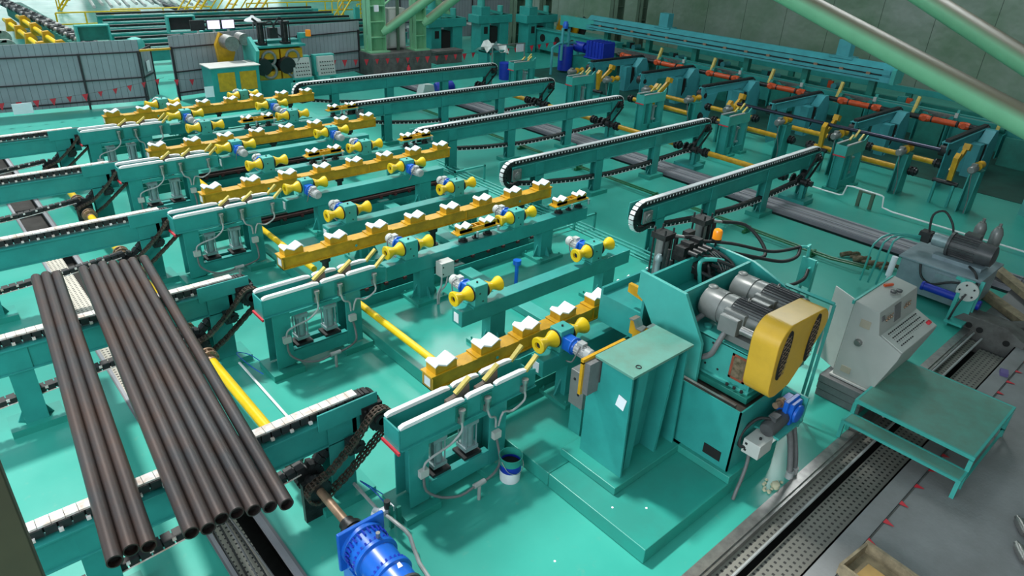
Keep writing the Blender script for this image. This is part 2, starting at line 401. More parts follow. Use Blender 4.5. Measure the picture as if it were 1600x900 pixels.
def conveyor_right(y, x0, x1, legs, label):
    t = thing('chain_conveyor', label, 'conveyor', (0,0,0), group='long white topped chain conveyors on the right')
    Y = y
    b = MB().box(x0+.25, Y-.075, .90, x1-.05, Y-.055, 1.20).box(x0+.25, Y+.055, .90, x1-.05, Y+.075, 1.20)
    b.box(x0+.25, Y-.10, 1.19, x1-.05, Y+.10, 1.215).box(x0+.25, Y-.10, .885, x1-.05, Y-.05, .905).box(x0+.25, Y+.05, .885, x1-.05, Y+.10, .905)
    b.build('beam', 'teal', t, bevel=.004)
    MB().box(x0+.02, Y+.11, .98, x0+.5, Y+.13, 1.33).build('end_plate', 'teal_light', t)
    for lx in legs: long_leg(t, lx, Y, 1.19)
    # end of beam uprights
    rr = .27; cz = 1.29-rr; cx = x0+rr+.03
    top = [(x1-.16, 1.29)]+[(cx, 1.29)]
    left = arc(cx, cz, rr, PI/2, PI*1.5, 10)
    low = [(x0+.5, .78), (x0+1.2, .66), (x0+2.4, .52), (x0+3.8, .42), (x0+5.0, .42), (x1-1.1, .50), (x1-.75, .50)]
    right = arc(x1-.16, 1.10, .19, PI/2, -PI*.35, 8)
    ch = MB(); link_run(ch, top, .13, .085, .105, Y); link_run(ch, left+low, .13, .085, .10, Y)
    link_run(ch, arc(x1-.75, .58, .12, -PI/2, 0, 3)+[(x1-.30, .80), (x1-.04, .95)], .13, .07, .1, Y); link_run(ch, right, .13, .08, .1, Y)
    ch.build('chain', 'rubber', t)
    pd = MB()
    n = int((x1-.16-cx)/.105)
    for k in range(n): pd.box(cx+k*.105, Y-.045, 1.332, cx+k*.105+.1, Y+.065, 1.352); pd.box(cx+k*.105+.04, Y-.072, 1.29, cx+k*.105+.062, Y-.064, 1.325)
    for (xa, za), (xb, zb) in zip(left[:-1], left[1:]):
        mx, mz = (xa+xb)/2, (za+zb)/2; a = math.atan2(mz-cz, mx-cx)
        pd.cbox((mx+.05*math.cos(a), Y, mz+.05*math.sin(a)), (.02, .11, .075), ry=-a)
    for (xa, za), (xb, zb) in list(zip(right[:-1], right[1:]))[:5]:
        mx, mz = (xa+xb)/2, (za+zb)/2; a = math.atan2(mz-1.1, mx-x1+.16)
        pd.cbox((mx+.05*math.cos(a), Y, mz+.05*math.sin(a)), (.02, .11, .06), ry=-a)
    for (xa, za), (xb, zb) in zip(low[:-1], low[1:]):
        d = math.hypot(xb-xa, zb-za); n_ = int(d/.14)
        for k in range(n_):
            q = (k+.5)/n_; pd.cbox((xa+(xb-xa)*q, Y-.068, za+(zb-za)*q-.02), (.02, .012, .05))
        pd.cbox(((xa+xb)/2, Y-.067, (za+zb)/2-.045), (d, .010, .010), ry=-math.atan2(zb-za, xb-xa))
    pd.build('chain_pads', 'white', t)
    w = MB(); sprocket(w, (cx, Y, cz), rr-.075, .05, 16); w.build('end_wheel', 'rubber', t)
    bb = MB().cbox((cx+.05, Y-.12, cz+.02), (.24, .05, .24)); bb.lathe((cx+.03, Y-.14, cz+.02), (0,-1,0), [(0,.085),(.05,.085),(.055,.05),(.07,.05)], 18)
    for sx in (-.08, .08):
        for sz in (-.08, .08): bb.cyl((cx+.05+sx, Y-.16, cz+.02+sz), (cx+.05+sx, Y-.13, cz+.02+sz), .014, 6)
    bb.build('bearing_block', 'grey', t)
    bb2 = MB().cbox((x1-.18, Y-.12, 1.08), (.22, .06, .2)); bb2.lathe((x1-.18, Y-.15, 1.08), (0,-1,0), [(0,.08),(.05,.08),(.06,.045),(.10,.045)], 18)
    bb2.build('bearing_block', 'steel_dark', t)
    # chain drive at the foot
    g = MB(); sprocket(g, (x1-.75, Y-.02, .55), .15, .06, 12); sprocket(g, (x1-.75, Y+.14, .55), .15, .04, 12); g.build('sprocket', 'steel_dark', t)
    dr = MB()
    for dx in (-.06, .06): dr.box(x1-.75+dx-.02, Y-.25, .12, x1-.75+dx+.02, Y-.15, .47)
    dr.box(x1-1.0, Y-.42, 0, x1-.5, Y+.3, .12); dr.build('drive_stand', 'teal', t)
    MB().lathe((x1-.75, Y-.40, .55), (0,1,0), [(0,.07),(.1,.07),(.1,.11),(.16,.11),(.16,.075),(.3,.075)], 18).build('bearing_block', 'steel_dark', t)
    ck = MB(); link_run(ck, [(x1-.84, .64), (x1-.3, 1.20)], .05, .03, .045, Y-.17); link_run(ck, [(x1-.63, .50), (x1-.06, 1.0)], .05, .03, .045, Y-.17)
    ck.build('drive_chain', 'steel_dark', t)
    return t
CY = [7.68, 11.06, 14.42, 17.62, 20.78]
CL = ['white-topped chain conveyor nearest camera, round end beside hydraulic hoses of cutting machine',
      'second white-topped chain conveyor counting from the cutting machine, mid hall',
      'middle one of the five long white-topped chain conveyors',
      'fourth white-topped chain conveyor counting from the cutting machine',
      'farthest white-topped chain conveyor, in front of the green columns']
for y, lab, x0 in zip(CY, CL, (10.22, 9.75, 9.6, 9.55, 9.45)):
    conveyor_right(y, x0, 17.75, (10.85 if y > 8 else 11.05, 12.95, 15.3, 17.35), lab)
def chain_links(mb, pts, y):
    # duplex roller chain: bushings with staggered side plates
    P = [Vector((a, 0, b)) for a, b in pts]; seg = []
    out = []; step = .048; rest = 0
    for a, b in zip(P[:-1], P[1:]):
        d = (b-a).length; t = rest
        while t < d: out.append(a+(b-a)*(t/d)); t += step
        rest = t-d
    for i in range(len(out)-1):
        a, b = out[i], out[i+1]; m = (a+b)/2; d = b-a; an = -math.atan2(d.z, d.x)
        mb.cyl((a.x, y-.052, a.z), (a.x, y+.052, a.z), .013, 6)
        off = .050 if i % 2 else .041
        for yy in (-off, -off+.040, off-.040, off): mb.cbox((m.x, y+yy, m.z), (.060, .007, .030), ry=an)
M['chain_steel'] = mat('oily_chain_steel', (.19, .135, .105), .38, .6, c2=(.05, .045, .04), vs=22)
def conveyor_left(y, label, x0=-6.5, x1=3.25):
    t = thing('chain_conveyor', label, 'conveyor', (0,0,0), group='chain conveyors with chain drives on the left'); Y = y
    b = MB().box(x0, Y-.09, .86, x1-.35, Y-.07, 1.18).box(x0, Y+.07, .86, x1-.35, Y+.09, 1.18)
    b.box(x0, Y-.12, 1.17, x1-.35, Y+.12, 1.195).box(x0, Y-.12, .85, x1-.35, Y-.07, .87).box(x0, Y+.07, .85, x1-.35, Y+.12, .87)
    b.build('beam', 'teal', t, bevel=.004)
    for lx in (.25, -3.0, -5.6): long_leg(t, lx, Y, 1.17)
    l2 = MB(); column(l2, 2.68, Y, .10, 1.17, .30, .24); o = l2.build('leg', 'teal', t)
    MB().box(2.35, Y-.26, 0, 3.0, Y+.2, .10).build('base_plate', 'plinth', o)
    # chain and worn white pads
    ch = MB(); link_run(ch, [(x0, 1.27), (x1-.25, 1.27)]+arc(x1-.22, 1.11, .16, PI/2, -PI/2, 8)+[(2.62, .80), (2.42, .62)], .13, .085, .105, Y)
    link_run(ch, [(x0, .42), (-2, .40), (-.2, .44), (1.3, .54), (2.26, .64)], .13, .085, .105, Y)
    link_run(ch, arc(2.30, .50, .14, PI/2, -PI/2, 6), .13, .07, .09, Y)
    ch.build('chain', 'rubber', t)
    pd = MB(); n = int((x1-.2-x0)/.105)
    for k in range(n):
        xx = x0+k*.105; pd.box(xx, Y-.05, 1.313, xx+.1, Y+.065, 1.335)
        if k % 2 == 0: pd.box(xx+.03, Y-.095, 1.225, xx+.065, Y-.064, 1.255)
    for k in range(0, int((2.1-x0)/.105), 2):
        xx = x0+k*.105; zz = .40 if xx < -2 else (.40+(xx+2)*.022 if xx < -.2 else (.44+(xx+.2)*.067 if xx < 1.3 else .54+(xx-1.3)*.104))
        pd.box(xx, Y-.078, zz+.02, xx+.035, Y-.064, zz+.055)
    for (xa, za), (xb, zb) in zip([(x0, .42), (-2, .40), (-.2, .44), (1.3, .54)], [(-2, .40), (-.2, .44), (1.3, .54), (2.2, .635)]):
        d = math.hypot(xb-xa, zb-za); pd.cbox(((xa+xb)/2, Y-.074, (za+zb)/2-.03), (d, .01, .012), ry=-math.atan2(zb-za, xb-xa))
    pd.box(x0, Y-.070, .40, x0+.02, Y-.06, 1.33)
    pd.build('chain_pads', 'white_worn', t)
    MB().box(2.42, Y-.15, 1.12, 3.14, Y-.13, 1.34).build('side_cover', 'teal', t)
    MB().box(2.83, Y-.09, .80, 3.03, Y-.06, 1.17).box(2.83, Y+.06, .80, 3.03, Y+.09, 1.17).build('end_bracket', 'teal', t)
    bb = MB().cbox((3.06, Y-.14, 1.08), (.26, .06, .24)); bb.lathe((3.08, Y-.17, 1.08), (0,-1,0), [(0,.11),(.04,.11),(.05,.07),(.16,.07)], 20)
    for sx in (-.09, .09):
        for sz in (-.08, .08): bb.cyl((3.06+sx, Y-.2, 1.08+sz), (3.06+sx, Y-.16, 1.08+sz), .016, 6)
    bb.build('bearing_block', 'steel_dark', t)
    g = MB(); sprocket(g, (3.09, Y-.28, 1.06), .145, .035, 18); g.lathe((3.09, Y-.33, 1.06), (0,1,0), [(0,.05),(.05,.05)], 14); g.build('sprocket', 'steel_dark', t)
    g = MB(); sprocket(g, (2.80, Y-.28, .82), .085, .03, 12); g.lathe((2.80, Y-.32, .82), (0,1,0), [(0,.035),(.06,.035)], 12); g.build('idler_sprocket', 'steel_dark', t)
    MB().box(2.70, Y-.26, .72, 2.84, Y-.15, .90).cyl((2.80, Y-.3, .82), (2.80, Y-.12, .82), .02, 8).build('idler_bracket', 'rubber', t)
    g = MB(); sprocket(g, (2.30, Y-.28, .47), .14, .035, 18); g.build('sprocket', 'steel_dark', t)
    # double roller chain looping the two sprockets over the idler
    lp = arc(3.09, 1.06, .15, PI*.70, -PI*.28, 9)+[(2.66, .52), (2.40, .36)]+arc(2.30, .47, .15, -PI*.35, -PI*1.25, 8)+[(2.45, .66), (2.66, .83), (2.84, 1.0)]+[(2.97, 1.16)]
    dc = MB()
    chain_links(dc, lp+[lp[0]], Y-.28)
    dc.build('roller_chain', 'chain_steel', t)
    sp = MB(); sprocket(sp, (2.30, Y, .47), .15, .08, 12); sp.lathe((2.30, Y-.24, .47), (0,1,0), [(0,.06),(.5,.06)], 16)
    sp.build('lower_wheel', 'steel_dark', t)
    bs = MB().cbox((2.30, Y-.16, .40), (.30, .07, .30)); bs.lathe((2.30, Y-.21, .47), (0,1,0), [(0,.12),(.07,.12)], 18); bs.box(2.15, Y-.19, .0, 2.45, Y-.13, .30)
    bs.build('bearing_block', 'steel_dark', t)
    return t
LY = [5.66, 9.18, 12.42, 15.58, 18.65]
LL = ['chain conveyor at lower left carrying lower ends of the black pipes',
      'chain conveyor under upper half of the loose black pipes',
      'left chain conveyor just beyond top ends of the black pipes',
      'left chain conveyor fourth from the camera',
      'farthest left chain conveyor, by red pennants and sheet fence']
for y, lab in zip(LY, LL): conveyor_left(y, lab)

# ------------------------------------------------------------------ drive shafts along y
def shaft(x, z, ya, yb, r, m, label, coup=True, cm='brass', group='yellow line shafts between conveyors'):
    t = thing('drive_shaft', label, 'shaft', (x, (ya+yb)/2, z), group=group); h = (yb-ya)/2
    MB().cyl((0,-h+.25,0), (0,h-.25,0), r, 20).build('shaft_tube', m, t)
    if coup:
        for s in (-1, 1):
            c = MB().lathe((0, s*h, 0), (0,-s,0), [(0,.09),(.06,.09),(.06,.13),(.09,.13),(.09,.085),(.16,.085),(.16,.13),(.19,.13),(.19,.075),(.27,.07)], 22)
            for k in range(8): c.cyl((.11*math.cos(k*PI/4), s*(h-.05), .11*math.sin(k*PI/4)), (.11*math.cos(k*PI/4), s*(h-.21), .11*math.sin(k*PI/4)), .012, 6)
            c.build('coupling', cm, t)
    return t
shl = ['yellow drive shaft lying beside the black pipes, nearest left one', 'yellow drive shaft behind the top ends of black pipes', 'third yellow drive shaft of left line', 'farthest yellow drive shaft of left line']
for i in range(4): shaft(2.30, .47, LY[i]+.28, LY[i+1]-.42, .068, 'bright_yellow', shl[i])
crl = ['dark-coupled yellow shaft between two nearest right conveyors', 'dark-coupled yellow shaft between second and third right conveyors', 'dark-coupled yellow shaft between third and fourth right conveyors', 'dark-coupled yellow shaft between two farthest right conveyors']
for i in range(4): shaft(17.0, .55, CY[i]+.30, CY[i+1]-.42, .075, 'yellow', crl[i], cm='steel_dark')
shaft(4.68, .55, 5.95, 9.4, .055, 'bright_yellow', 'thin yellow shaft meeting the end of nearest V-block beam', coup=False)
shaft(4.68, .55, 9.9, 12.75, .055, 'bright_yellow', 'thin yellow shaft running to second V-block beam', coup=False)
shaft(4.68, .55, 13.3, 16.2, .055, 'bright_yellow', 'thin yellow shaft beyond the third V-block beam', coup=False)
# ------------------------------------------------------------------ left pipe lifting frames
mat_stop = mat('dusty_brown_block', (.13, .10, .08), .7)
def lift_frame():
    t = thing('pipe_lifter', None, 'frame')
    # local: x 0..1.95 top rails, y +-.13, base x .08..1.5
    def leg(x):
        c = MB()
        c.box(x, -.15, .12, x+.26, -.13, 1.02).box(x, .13, .12, x+.26, .15, 1.02).box(x+.12, -.13, .12, x+.14, .13, 1.02)
        for dx in (.02,): c.box(x-.02, -.15, .12, x, .15, 1.02) if False else None
        c.build('leg', 'teal', t, bevel=.003)
    leg(.10); leg(1.24)
    MB().box(-.02, -.26, 0, .46, .26, .10).box(1.14, -.26, 0, 1.62, .26, .10).build('base_plate', 'plinth', t, bevel=.004)
    MB().box(.36, -.15, .14, 1.24, -.12, .36).box(.36, .12, .14, 1.24, .15, .36).box(.36, -.15, .34, 1.24, -.06, .365).box(.36, .06, .34, 1.24, .15, .365).build('lower_beam', 'teal', t)
    MB().box(.36, -.14, .92, 1.24, -.11, .98).box(.36, .11, .92, 1.24, .14, .98).build('upper_beam', 'teal', t)
    # box rails
    rl = MB()
    for yy in (-.15, .12):
        rl.prism([(0, 1.02), (1.95, 1.02), (1.95, 1.26), (1.80, 1.30), (0, 1.30)], 'y', yy, yy+.025)
        rl.box(0, yy-.03 if yy < 0 else yy+.02, 1.02, 1.95, yy+.01 if yy < 0 else yy+.06, 1.035)
    rl.box(-.02, -.15, 1.02, 0, .145, 1.30).box(1.93, -.13, 1.02, 1.95, .13, 1.2)
    rl.build('rail_box', 'teal', t, bevel=.003)
    pk = MB()
    for x in (.72, 1.08): pk.box(x, -.165, 1.06, x+.16, -.15, 1.26)
    pk.build('guide_pocket', 'teal_dark', t)
    ws = MB()
    for yy in (-.162, .108):
        for a, b, z in ((0, .84, 0), (.88, 1.26, 0), (1.30, 1.78, 0)):
            ws.prism([(a, 1.30), (b, 1.30), (b, 1.325), (b-.08, 1.345), (a+.05, 1.345), (a, 1.325)], 'y', yy, yy+.055)
    ws.build('sliding_strip', 'white', t)
    for x in (.86, 1.28):
        MB().cbox((x+.07, 0, 1.385), (.25, .055, .035), ry=-.62).build('stop_plate', 'stop_yellow', t)
        MB().prism([(x-.16, 1.22), (x+.16, 1.22), (x+.15, 1.40), (x-.04, 1.29), (x-.16, 1.27)], 'y', -.028, .028).build('stop_block', mat_stop, t)
    for yy in (-.135, .135):
        MB().cbox((1.87, yy, 1.375), (.24, .055, .035), ry=-.72).build('stop_plate', 'stop_yellow', t)
    MB().box(-.045, -.17, .985, -.02, .17, 1.02).build('red_edge_strip', 'red', t)
    for x in (.56, 1.02):
        c = MB().cyl((x, 0, .50), (x, 0, .82), .075, 20)
        for sx in (-.075, .075):
            for sy in (-.075, .075): c.cyl((x+sx, sy, .48), (x+sx, sy, .84), .010, 6)
        c.box(x-.095, -.095, .45, x+.095, .095, .50).box(x-.095, -.095, .82, x+.095, .095, .87)
        o = c.build('air_cylinder', 'cyl_grey', t)
        MB().cyl((x, 0, .87), (x, 0, 1.05), .022, 10).build('piston_rod', 'steel', o)
        MB().box(x-.13, -.12, .365, x+.13, .12, .40).box(x-.06, -.04, .40, x+.06, .04, .46).build('clevis_mount', 'rubber', o)
    for x in (.77, 1.14, 1.72):
        s = MB().cyl((x, -.21, 1.08), (x, -.21, 1.20), .028, 12).cyl((x, -.21, 1.20), (x, -.21, 1.245), .042, 10).cbox((x, -.18, 1.08), (.05, .06, .08))
        s.build('proximity_switch', 'steel', t)
    MB().tube([(.77, -.21, 1.08), (.76, -.22, .95), (.62, -.2, .82), (.40, -.2, .78), (.28, -.19, .72), (.26, -.19, .60)], .014).build('hose', 'conduit', t)
    MB().tube([(1.14, -.21, 1.08), (1.18, -.22, .95), (1.28, -.2, .88), (1.30, -.19, .72)], .014).build('hose', 'conduit', t)
    MB().tube([(1.72, -.21, 1.08), (1.72, -.22, .95), (1.55, -.2, .85), (1.40, -.2, .90), (1.34, -.19, .72)], .014).build('hose', 'conduit', t)
    for x in (.21, 1.27): MB().box(x, -.21, .54, x+.11, -.15, .64).build('junction_box', 'grey_light', t)
    MB().tube([(.26, -.19, .54), (.27, -.22, .35), (.42, -.30, .22), (.62, -.40, .20), (.80, -.42, .24)], .016).build('hose', 'hose', t)
    MB().tube([(1.32, -.19, .54), (1.34, -.21, .40), (1.30, -.3, .26), (1.12, -.4, .25), (.96, -.42, .24)], .016).build('hose', 'hose', t)
    MB().cyl((.80, -.42, .245), (.96, -.42, .245), .032, 12).cyl((.88, -.42, 0), (.88, -.42, .25), .022, 12).build('tee_fitting', 'conduit', t)
    return t
F0 = lift_frame()
FY = [4.98, 8.42, 12.0, 15.22, 18.35]
FL = ['teal pipe transfer frame with paint bucket at its foot', 'teal pipe transfer frame behind nearest left drive chain', 'third teal transfer frame from camera, left of second V-block beam',
      'fourth teal transfer frame from camera, left of third V-block beam', 'farthest left teal transfer frame, near the sheet fence']
F0.location = (3.0, FY[0], 0); F0['label'] = FL[0]; F0['group'] = 'transfer frames with white rails on the left'
for y, l in zip(FY[1:], FL[1:]): dup(F0, (3.02, y, 0), l)
# narrower frames on the right
def right_frame():
    t = thing('discharge_stand', None, 'frame')
    for x in (0, .34, 1.0):
        MB().box(x, -.15, .08, x+.12, -.12, 1.0).box(x, .12, .08, x+.12, .15, 1.0).box(x+.05, -.12, .08, x+.07, .12, 1.0).build('leg', 'teal', t)
    MB().box(.12, -.15, .12, 1.0, -.12, .30).build('lower_beam', 'teal', t)
    MB().box(-.06, -.22, 0, .56, .22, .08).box(.88, -.22, 0, 1.24, .22, .08).build('base_plate', 'plinth', t)
    MB().prism([(-.02, 1.0), (1.14, 1.0), (1.14, 1.42), (1.0, 1.30), (-.02, 1.28)], 'y', -.16, -.13).prism([(-.02, 1.0), (1.14, 1.0), (1.14, 1.42), (1.0, 1.30), (-.02, 1.28)], 'y', .13, .16).box(-.04, -.16, 1.0, -.02, .16, 1.28).build('rail_box', 'teal_light', t)
    MB().box(0, -.17, 1.28, .8, -.11, 1.31).box(0, .11, 1.28, .8, .17, 1.31).build('sliding_strip', 'conduit', t)
    MB().cbox((.85, -.1, 1.38), (.26, .05, .04), ry=-.6).cbox((1.02, .1, 1.42), (.26, .05, .04), ry=-.7).cbox((.7, .1, 1.36), (.2, .05, .04), ry=-.6).build('stop_plate', 'stop_yellow', t)
    MB().box(-.065, -.17, .98, -.04, .17, 1.01).build('red_edge_strip', 'red', t)
    c = MB().cyl((.72, 0, .42), (.72, 0, .82), .07, 16).box(.63, -.09, .38, .81, .09, .43).box(.63, -.09, .81, .81, .09, .86); c.build('air_cylinder', 'cyl_grey', t)
    return t
G0 = right_frame(); G0.location = (18.62, 7.45, 0); G0['label'] = 'discharge frame with red edge strip nearest hydraulic power unit'; G0['group'] = 'discharge frames on the right'
for y, l in zip((11.05, 14.3, 17.6, 20.8), ('second discharge frame with red edge strip, beyond the nearest right conveyor', 'third discharge frame, at the end of middle right conveyor', 'fourth discharge frame from the hydraulic unit', 'farthest discharge frame, near blue drive gearbox')):
    dup(G0, (18.62, y, 0), l)
# ------------------------------------------------------------------ V-block beams
def v_block(mb_b, mb_w, x, z, w=.32, d=.2):
    mb_b.box(x-w/2-.07, -d/2-.02, z, x+w/2+.07, d/2+.02, z+.02)
    mb_b.prism([(x-w/2, z+.02), (x+w/2, z+.02), (x+w/2, z+.12), (x+w/2-.035, z+.145), (x, z+.085), (x-w/2+.035, z+.145), (x-w/2, z+.12)], 'y', -d/2, d/2)
    mb_w.prism([(x-w/2-.006, z+.118), (x-w/2+.035, z+.143), (x, z+.083), (x+w/2-.035, z+.143), (x+w/2+.006, z+.118), (x+w/2+.006, z+.134), (x+w/2-.035, z+.162), (x, z+.102), (x-w/2+.035, z+.162), (x-w/2-.006, z+.134)], 'y', -d/2-.006, d/2+.006)
def v_beam(y, x0, n, step, label, plates=True):
    t = thing('v_block_beam', label, 'beam', (x0, y, 0), group='long yellow V-block beams')
    L = (n-1)*step+.42
    b = MB().box(0, -.11, .98, L, .11, 1.0).box(0, -.11, 1.17, L, .11, 1.19).box(0, -.085, 1.0, L, -.07, 1.17).box(0, .07, 1.0, L, .085, 1.17).box(0, -.11, .98, .015, .11, 1.19).box(L-.015, -.11, .98, L, .11, 1.19)
    b.box(L*.62, -.10, 1.0, L*.62+.02, -.085, 1.17)
    b.build('beam', 'yellow', t, bevel=.003)
    for k in range(n):
        bb, w = MB(), MB(); v_block(bb, w, .21+k*step, 1.19)
        o = bb.build('v_block', 'yellow', t, bevel=.003); w.build('white_liner', 'white', o)
    if plates: MB().box(-.006, -.06, 1.03, -.0005, .06, 1.15).build('paper_notice', 'paper', t)
    for x in (L*.13, L*.5, L*.87):
        MB().lathe((x, 0, .60), (0,0,1), [(0,.10),(.05,.10),(.05,.055),(.30,.055),(.30,.09),(.38,.09)], 16).build('lift_post', 'rubber', t)
    ch = MB().box(-.3, -.16, .22, L, -.14, .42).box(-.3, .14, .22, L, .16, .42).box(-.3, -.16, .22, -.28, .16, .42).box(L*.13-.16, -.14, .4, L*.13+.16, .14, .6).box(L*.5-.16, -.14, .4, L*.5+.16, .14, .6).box(L*.87-.16, -.14, .4, L*.87+.16, .14, .6)
    ch.build('channel_base', 'teal_dark', t)
    ds = MB()
    for x in (L*.22, L*.85): ds.cyl((x, -.116, 1.08), (x, -.11, 1.08), .022, 12)
    ds.build('sight_disc', 'teal_light', t)
    return t
VL = ['nearest yellow V-block beam, ending at the cutting machine', 'second yellow V-block beam from camera, eight white-lined blocks', 'middle yellow V-block beam', 'fourth yellow V-block beam from camera', 'farthest yellow V-block beam, in front of green machine with rollers']
for (y, x0, n, st), l in zip(((5.62, 3.90, 7, .70), (9.68, 3.90, 8, .79), (13.10, 3.90, 8, .775), (16.40, 3.92, 8, .765), (19.92, 3.9, 8, .765)), VL): v_beam(y, x0, n, st, l)
# ------------------------------------------------------------------ roller beams, roller units, V tables
def roller_beam(y, x0, x1, legs, label, z0=.79, z1=1.05):
    t = thing('roller_beam', label, 'beam', (0, y, 0), group='teal box beams carrying the roller pairs')
    MB().box(x0, -.12, z0, x1, .12, z1).build('beam', 'teal', t, bevel=.012)
    MB().box(x0-.006, -.05, z0+.05, x0-.0005, .06, z1-.06).build('paper_notice', 'paper', t)
    for x in legs:
        c = MB().box(x-.15, -.10, .26, x+.15, .10, z0).prism([(x-.26, .27), (x-.15, .27), (x-.15, .50)], 'y', -.012, .012).prism([(x+.26, .27), (x+.15, .27), (x+.15, .50)], 'y', -.012, .012)
        c.prism([(-.2, .27), (-.10, .27), (-.10, .45)], 'x', x-.012, x+.012)
        o = c.build('leg', 'teal', t)
        bp = MB().box(x-.31, -.28, .21, x+.31, .28, .27)
        for sx in (-.25, .25):
            for sy in (-.22, .22): bp.cyl((x+sx, sy, .27), (x+sx, sy, .31), .016, 6)
        bp.build('base_plate', 'plinth', o)
    return t
RB = [(5.22, 5.35, 7.4, (6.0,)), (6.85, 5.28, 9.05, (6.0, 8.55)), (8.72, 5.2, 9.95, (6.0, 8.85)), (10.66, 5.2, 8.95, (6.0, 8.5)), (12.34, 5.2, 9.0, (6.0, 8.5)), (14.10, 5.2, 9.95, (6.0, 8.85)), (15.6, 5.2, 9.0, (6.0, 8.5)), (17.6, 5.2, 9.95, (6.0, 8.85)), (18.95, 5.1, 8.7, (6.0, 8.4)), (20.45, 5.1, 8.6, (6.0, 8.4))]
for i, (y, a, b, lg) in enumerate(RB):
    roller_beam(y, a, b, lg, ('short teal roller beam running in under the cutting machine' if i == 0 else '%s teal roller beam, counted away from the cutting machine' % ('first' if i == 1 else ORD[i-1])))
def roller_unit(motor):
    t = thing('roller_unit', None, 'roller')
    # origin: middle of housing footprint, on beam top
    MB().box(-.125, -.11, 0, .125, .11, .33).build('housing', 'teal_light', t, bevel=.012)
    MB().box(-.16, -.13, -.02, .16, .13, .012).build('foot_plate', 'teal', t)
    bt = MB().cyl((0, 0, .33), (0, 0, .35), .016, 6)
    for x, z in ((.03, .06), (-.03, .2)): bt.cyl((x, -.115, z), (x, -.108, z), .013, 6)
    bt.build('bolt', 'steel_dark', t)
    for s in (-1, 1):
        c = MB().lathe((s*.14, 0, .19), (s, 0, 0), [(0,.118),(.02,.118),(.115,.066),(.165,.066),(.26,.112),(.29,.115),(.30,.105),(.30,.05),(.27,.05)], 24, capped=True)
        o = c.build('diabolo_roller', 'bright_yellow', t)
        MB().cyl((s*.125, 0, .19), (s*.145, 0, .19), .125, 20).build('seal_ring', 'rubber', o)
        MB().cyl((s*.38, 0, .19), (s*.418, 0, .19), .038, 14).build('hub', 'steel_dark', o)
    d = motor
    g = MB().cbox((-.02, d*.18, .16), (.15, .16, .19)); g.lathe((-.02, d*.25, .16), (0, d, 0), [(0,.12),(.03,.125),(.03,.095),(.06,.085)], 20)
    g.build('gearbox', 'blue', t, bevel=.01)
    mo = MB().lathe((-.02, d*.31, .16), (0, d, 0), [(0,.078),(.17,.078),(.17,.085),(.25,.082),(.27,.06)], 18)
    for k in range(14):
        a = 2*PI*k/14
        mo.cbox((-.02+.083*math.cos(a), d*.395, .16+.083*math.sin(a)), (.018, .16, .005), ry=-a)
    mo.cbox((-.02, d*.39, .255), (.09, .10, .05))
    mo.build('motor', 'grey_light' if d > 0 else 'conduit', t)
    MB().tube([(-.07, d*.40, .24), (-.14, d*.42, .18), (-.15, d*.36, .02), (-.10, d*.22, -.06)], .010).build('motor_cable', 'hose', t)
    return t
UF = roller_unit(1); UR = roller_unit(-1)
units = [(5.22, (5.78,), -1), (6.85, (5.65, 8.17), 1), (8.72, (5.70, 8.08), 1), (10.66, (5.68, 8.17), 1), (12.34, (5.68, 8.08), -1), (14.10, (5.66, 8.06), 1), (15.6, (5.58, 8.0), -1), (17.6, (5.62, 7.92), 1), (18.95, (5.60, 7.95), -1), (20.45, (5.5, 7.75), 1)]
first = {1: True, -1: True}
rowname = ['first', 'second', 'third', 'fourth', 'fifth', 'sixth', 'seventh', 'eighth', 'ninth', 'tenth']
for i, (y, xs, d) in enumerate(units):
    for j, x in enumerate(xs):
        z = 1.05
        if len(xs) == 1: lab = 'yellow roller pair with upright blue gear motor between transfer frame and cutting machine'
        else: lab = 'yellow roller pair at %s end of %s full roller beam counted from cutting machine' % (('left', 'right')[j], rowname[i-1])
        src = UF if d > 0 else UR
        if first[d]: o = src; first[d] = False; o.location = (x, y, z); o['label'] = lab; o['group'] = 'yellow diabolo roller pairs'
        else: o = dup(src, (x, y, z), lab, 'yellow diabolo roller pairs')
def v_table(x, y, label):
    t = thing('v_table', label, 'support', (x, y, 1.05), group='short yellow V-block tables')
    b = MB().box(-.42, -.11, .175, .42, .11, .195).box(-.40, -.08, .195, .40, -.06, .25).box(-.40, .06, .195, .40, .08, .25)
    for q in (-.12, 0, .12): b.box(q-.01, -.06, .195, q+.01, .06, .25)
    b.build('tray', 'yellow', t)
    MB().box(-.46, -.15, .15, .46, .15, .175).build('deck_plate', 'teal_light', t)
    for s in (-1, 1):
        bb, w = MB(), MB(); v_block(bb, w, s*.27, .165, .26, .16); o = bb.build('v_block', 'yellow', t); w.build('white_liner', 'white', o)
    for px in (-.28, .28): MB().lathe((px, 0, 0), (0,0,1), [(0,.085),(.03,.085),(.03,.05),(.13,.05),(.13,.07),(.15,.07)], 16).build('post', 'rubber', t)
    MB().lathe((0, 0, 0), (0,0,1), [(0,.06),(.02,.06),(.02,.022),(.15,.022)], 12).build('centre_rod', 'steel_dark', t)
    for px in (-.1, .38): MB().cyl((px, -.18, .10), (px, -.18, .2), .022, 10).build('sensor', 'cyl_grey', t)
for x, y, l in ((7.12, 8.72, 'short yellow V-block table between the rollers of the second full roller beam'), (9.5, 8.72, 'short yellow V-block table on right tip of the second full roller beam'),
                (7.0, 14.1, 'short yellow V-block table between the rollers of the fifth full roller beam'), (9.5, 14.1, 'short yellow V-block table on right tip of the fifth full roller beam'),
                (6.95, 17.6, 'short yellow V-block table between the rollers of the seventh full roller beam'), (9.4, 17.6, 'short yellow V-block table on right tip of the seventh full roller beam')): v_table(x, y, l)
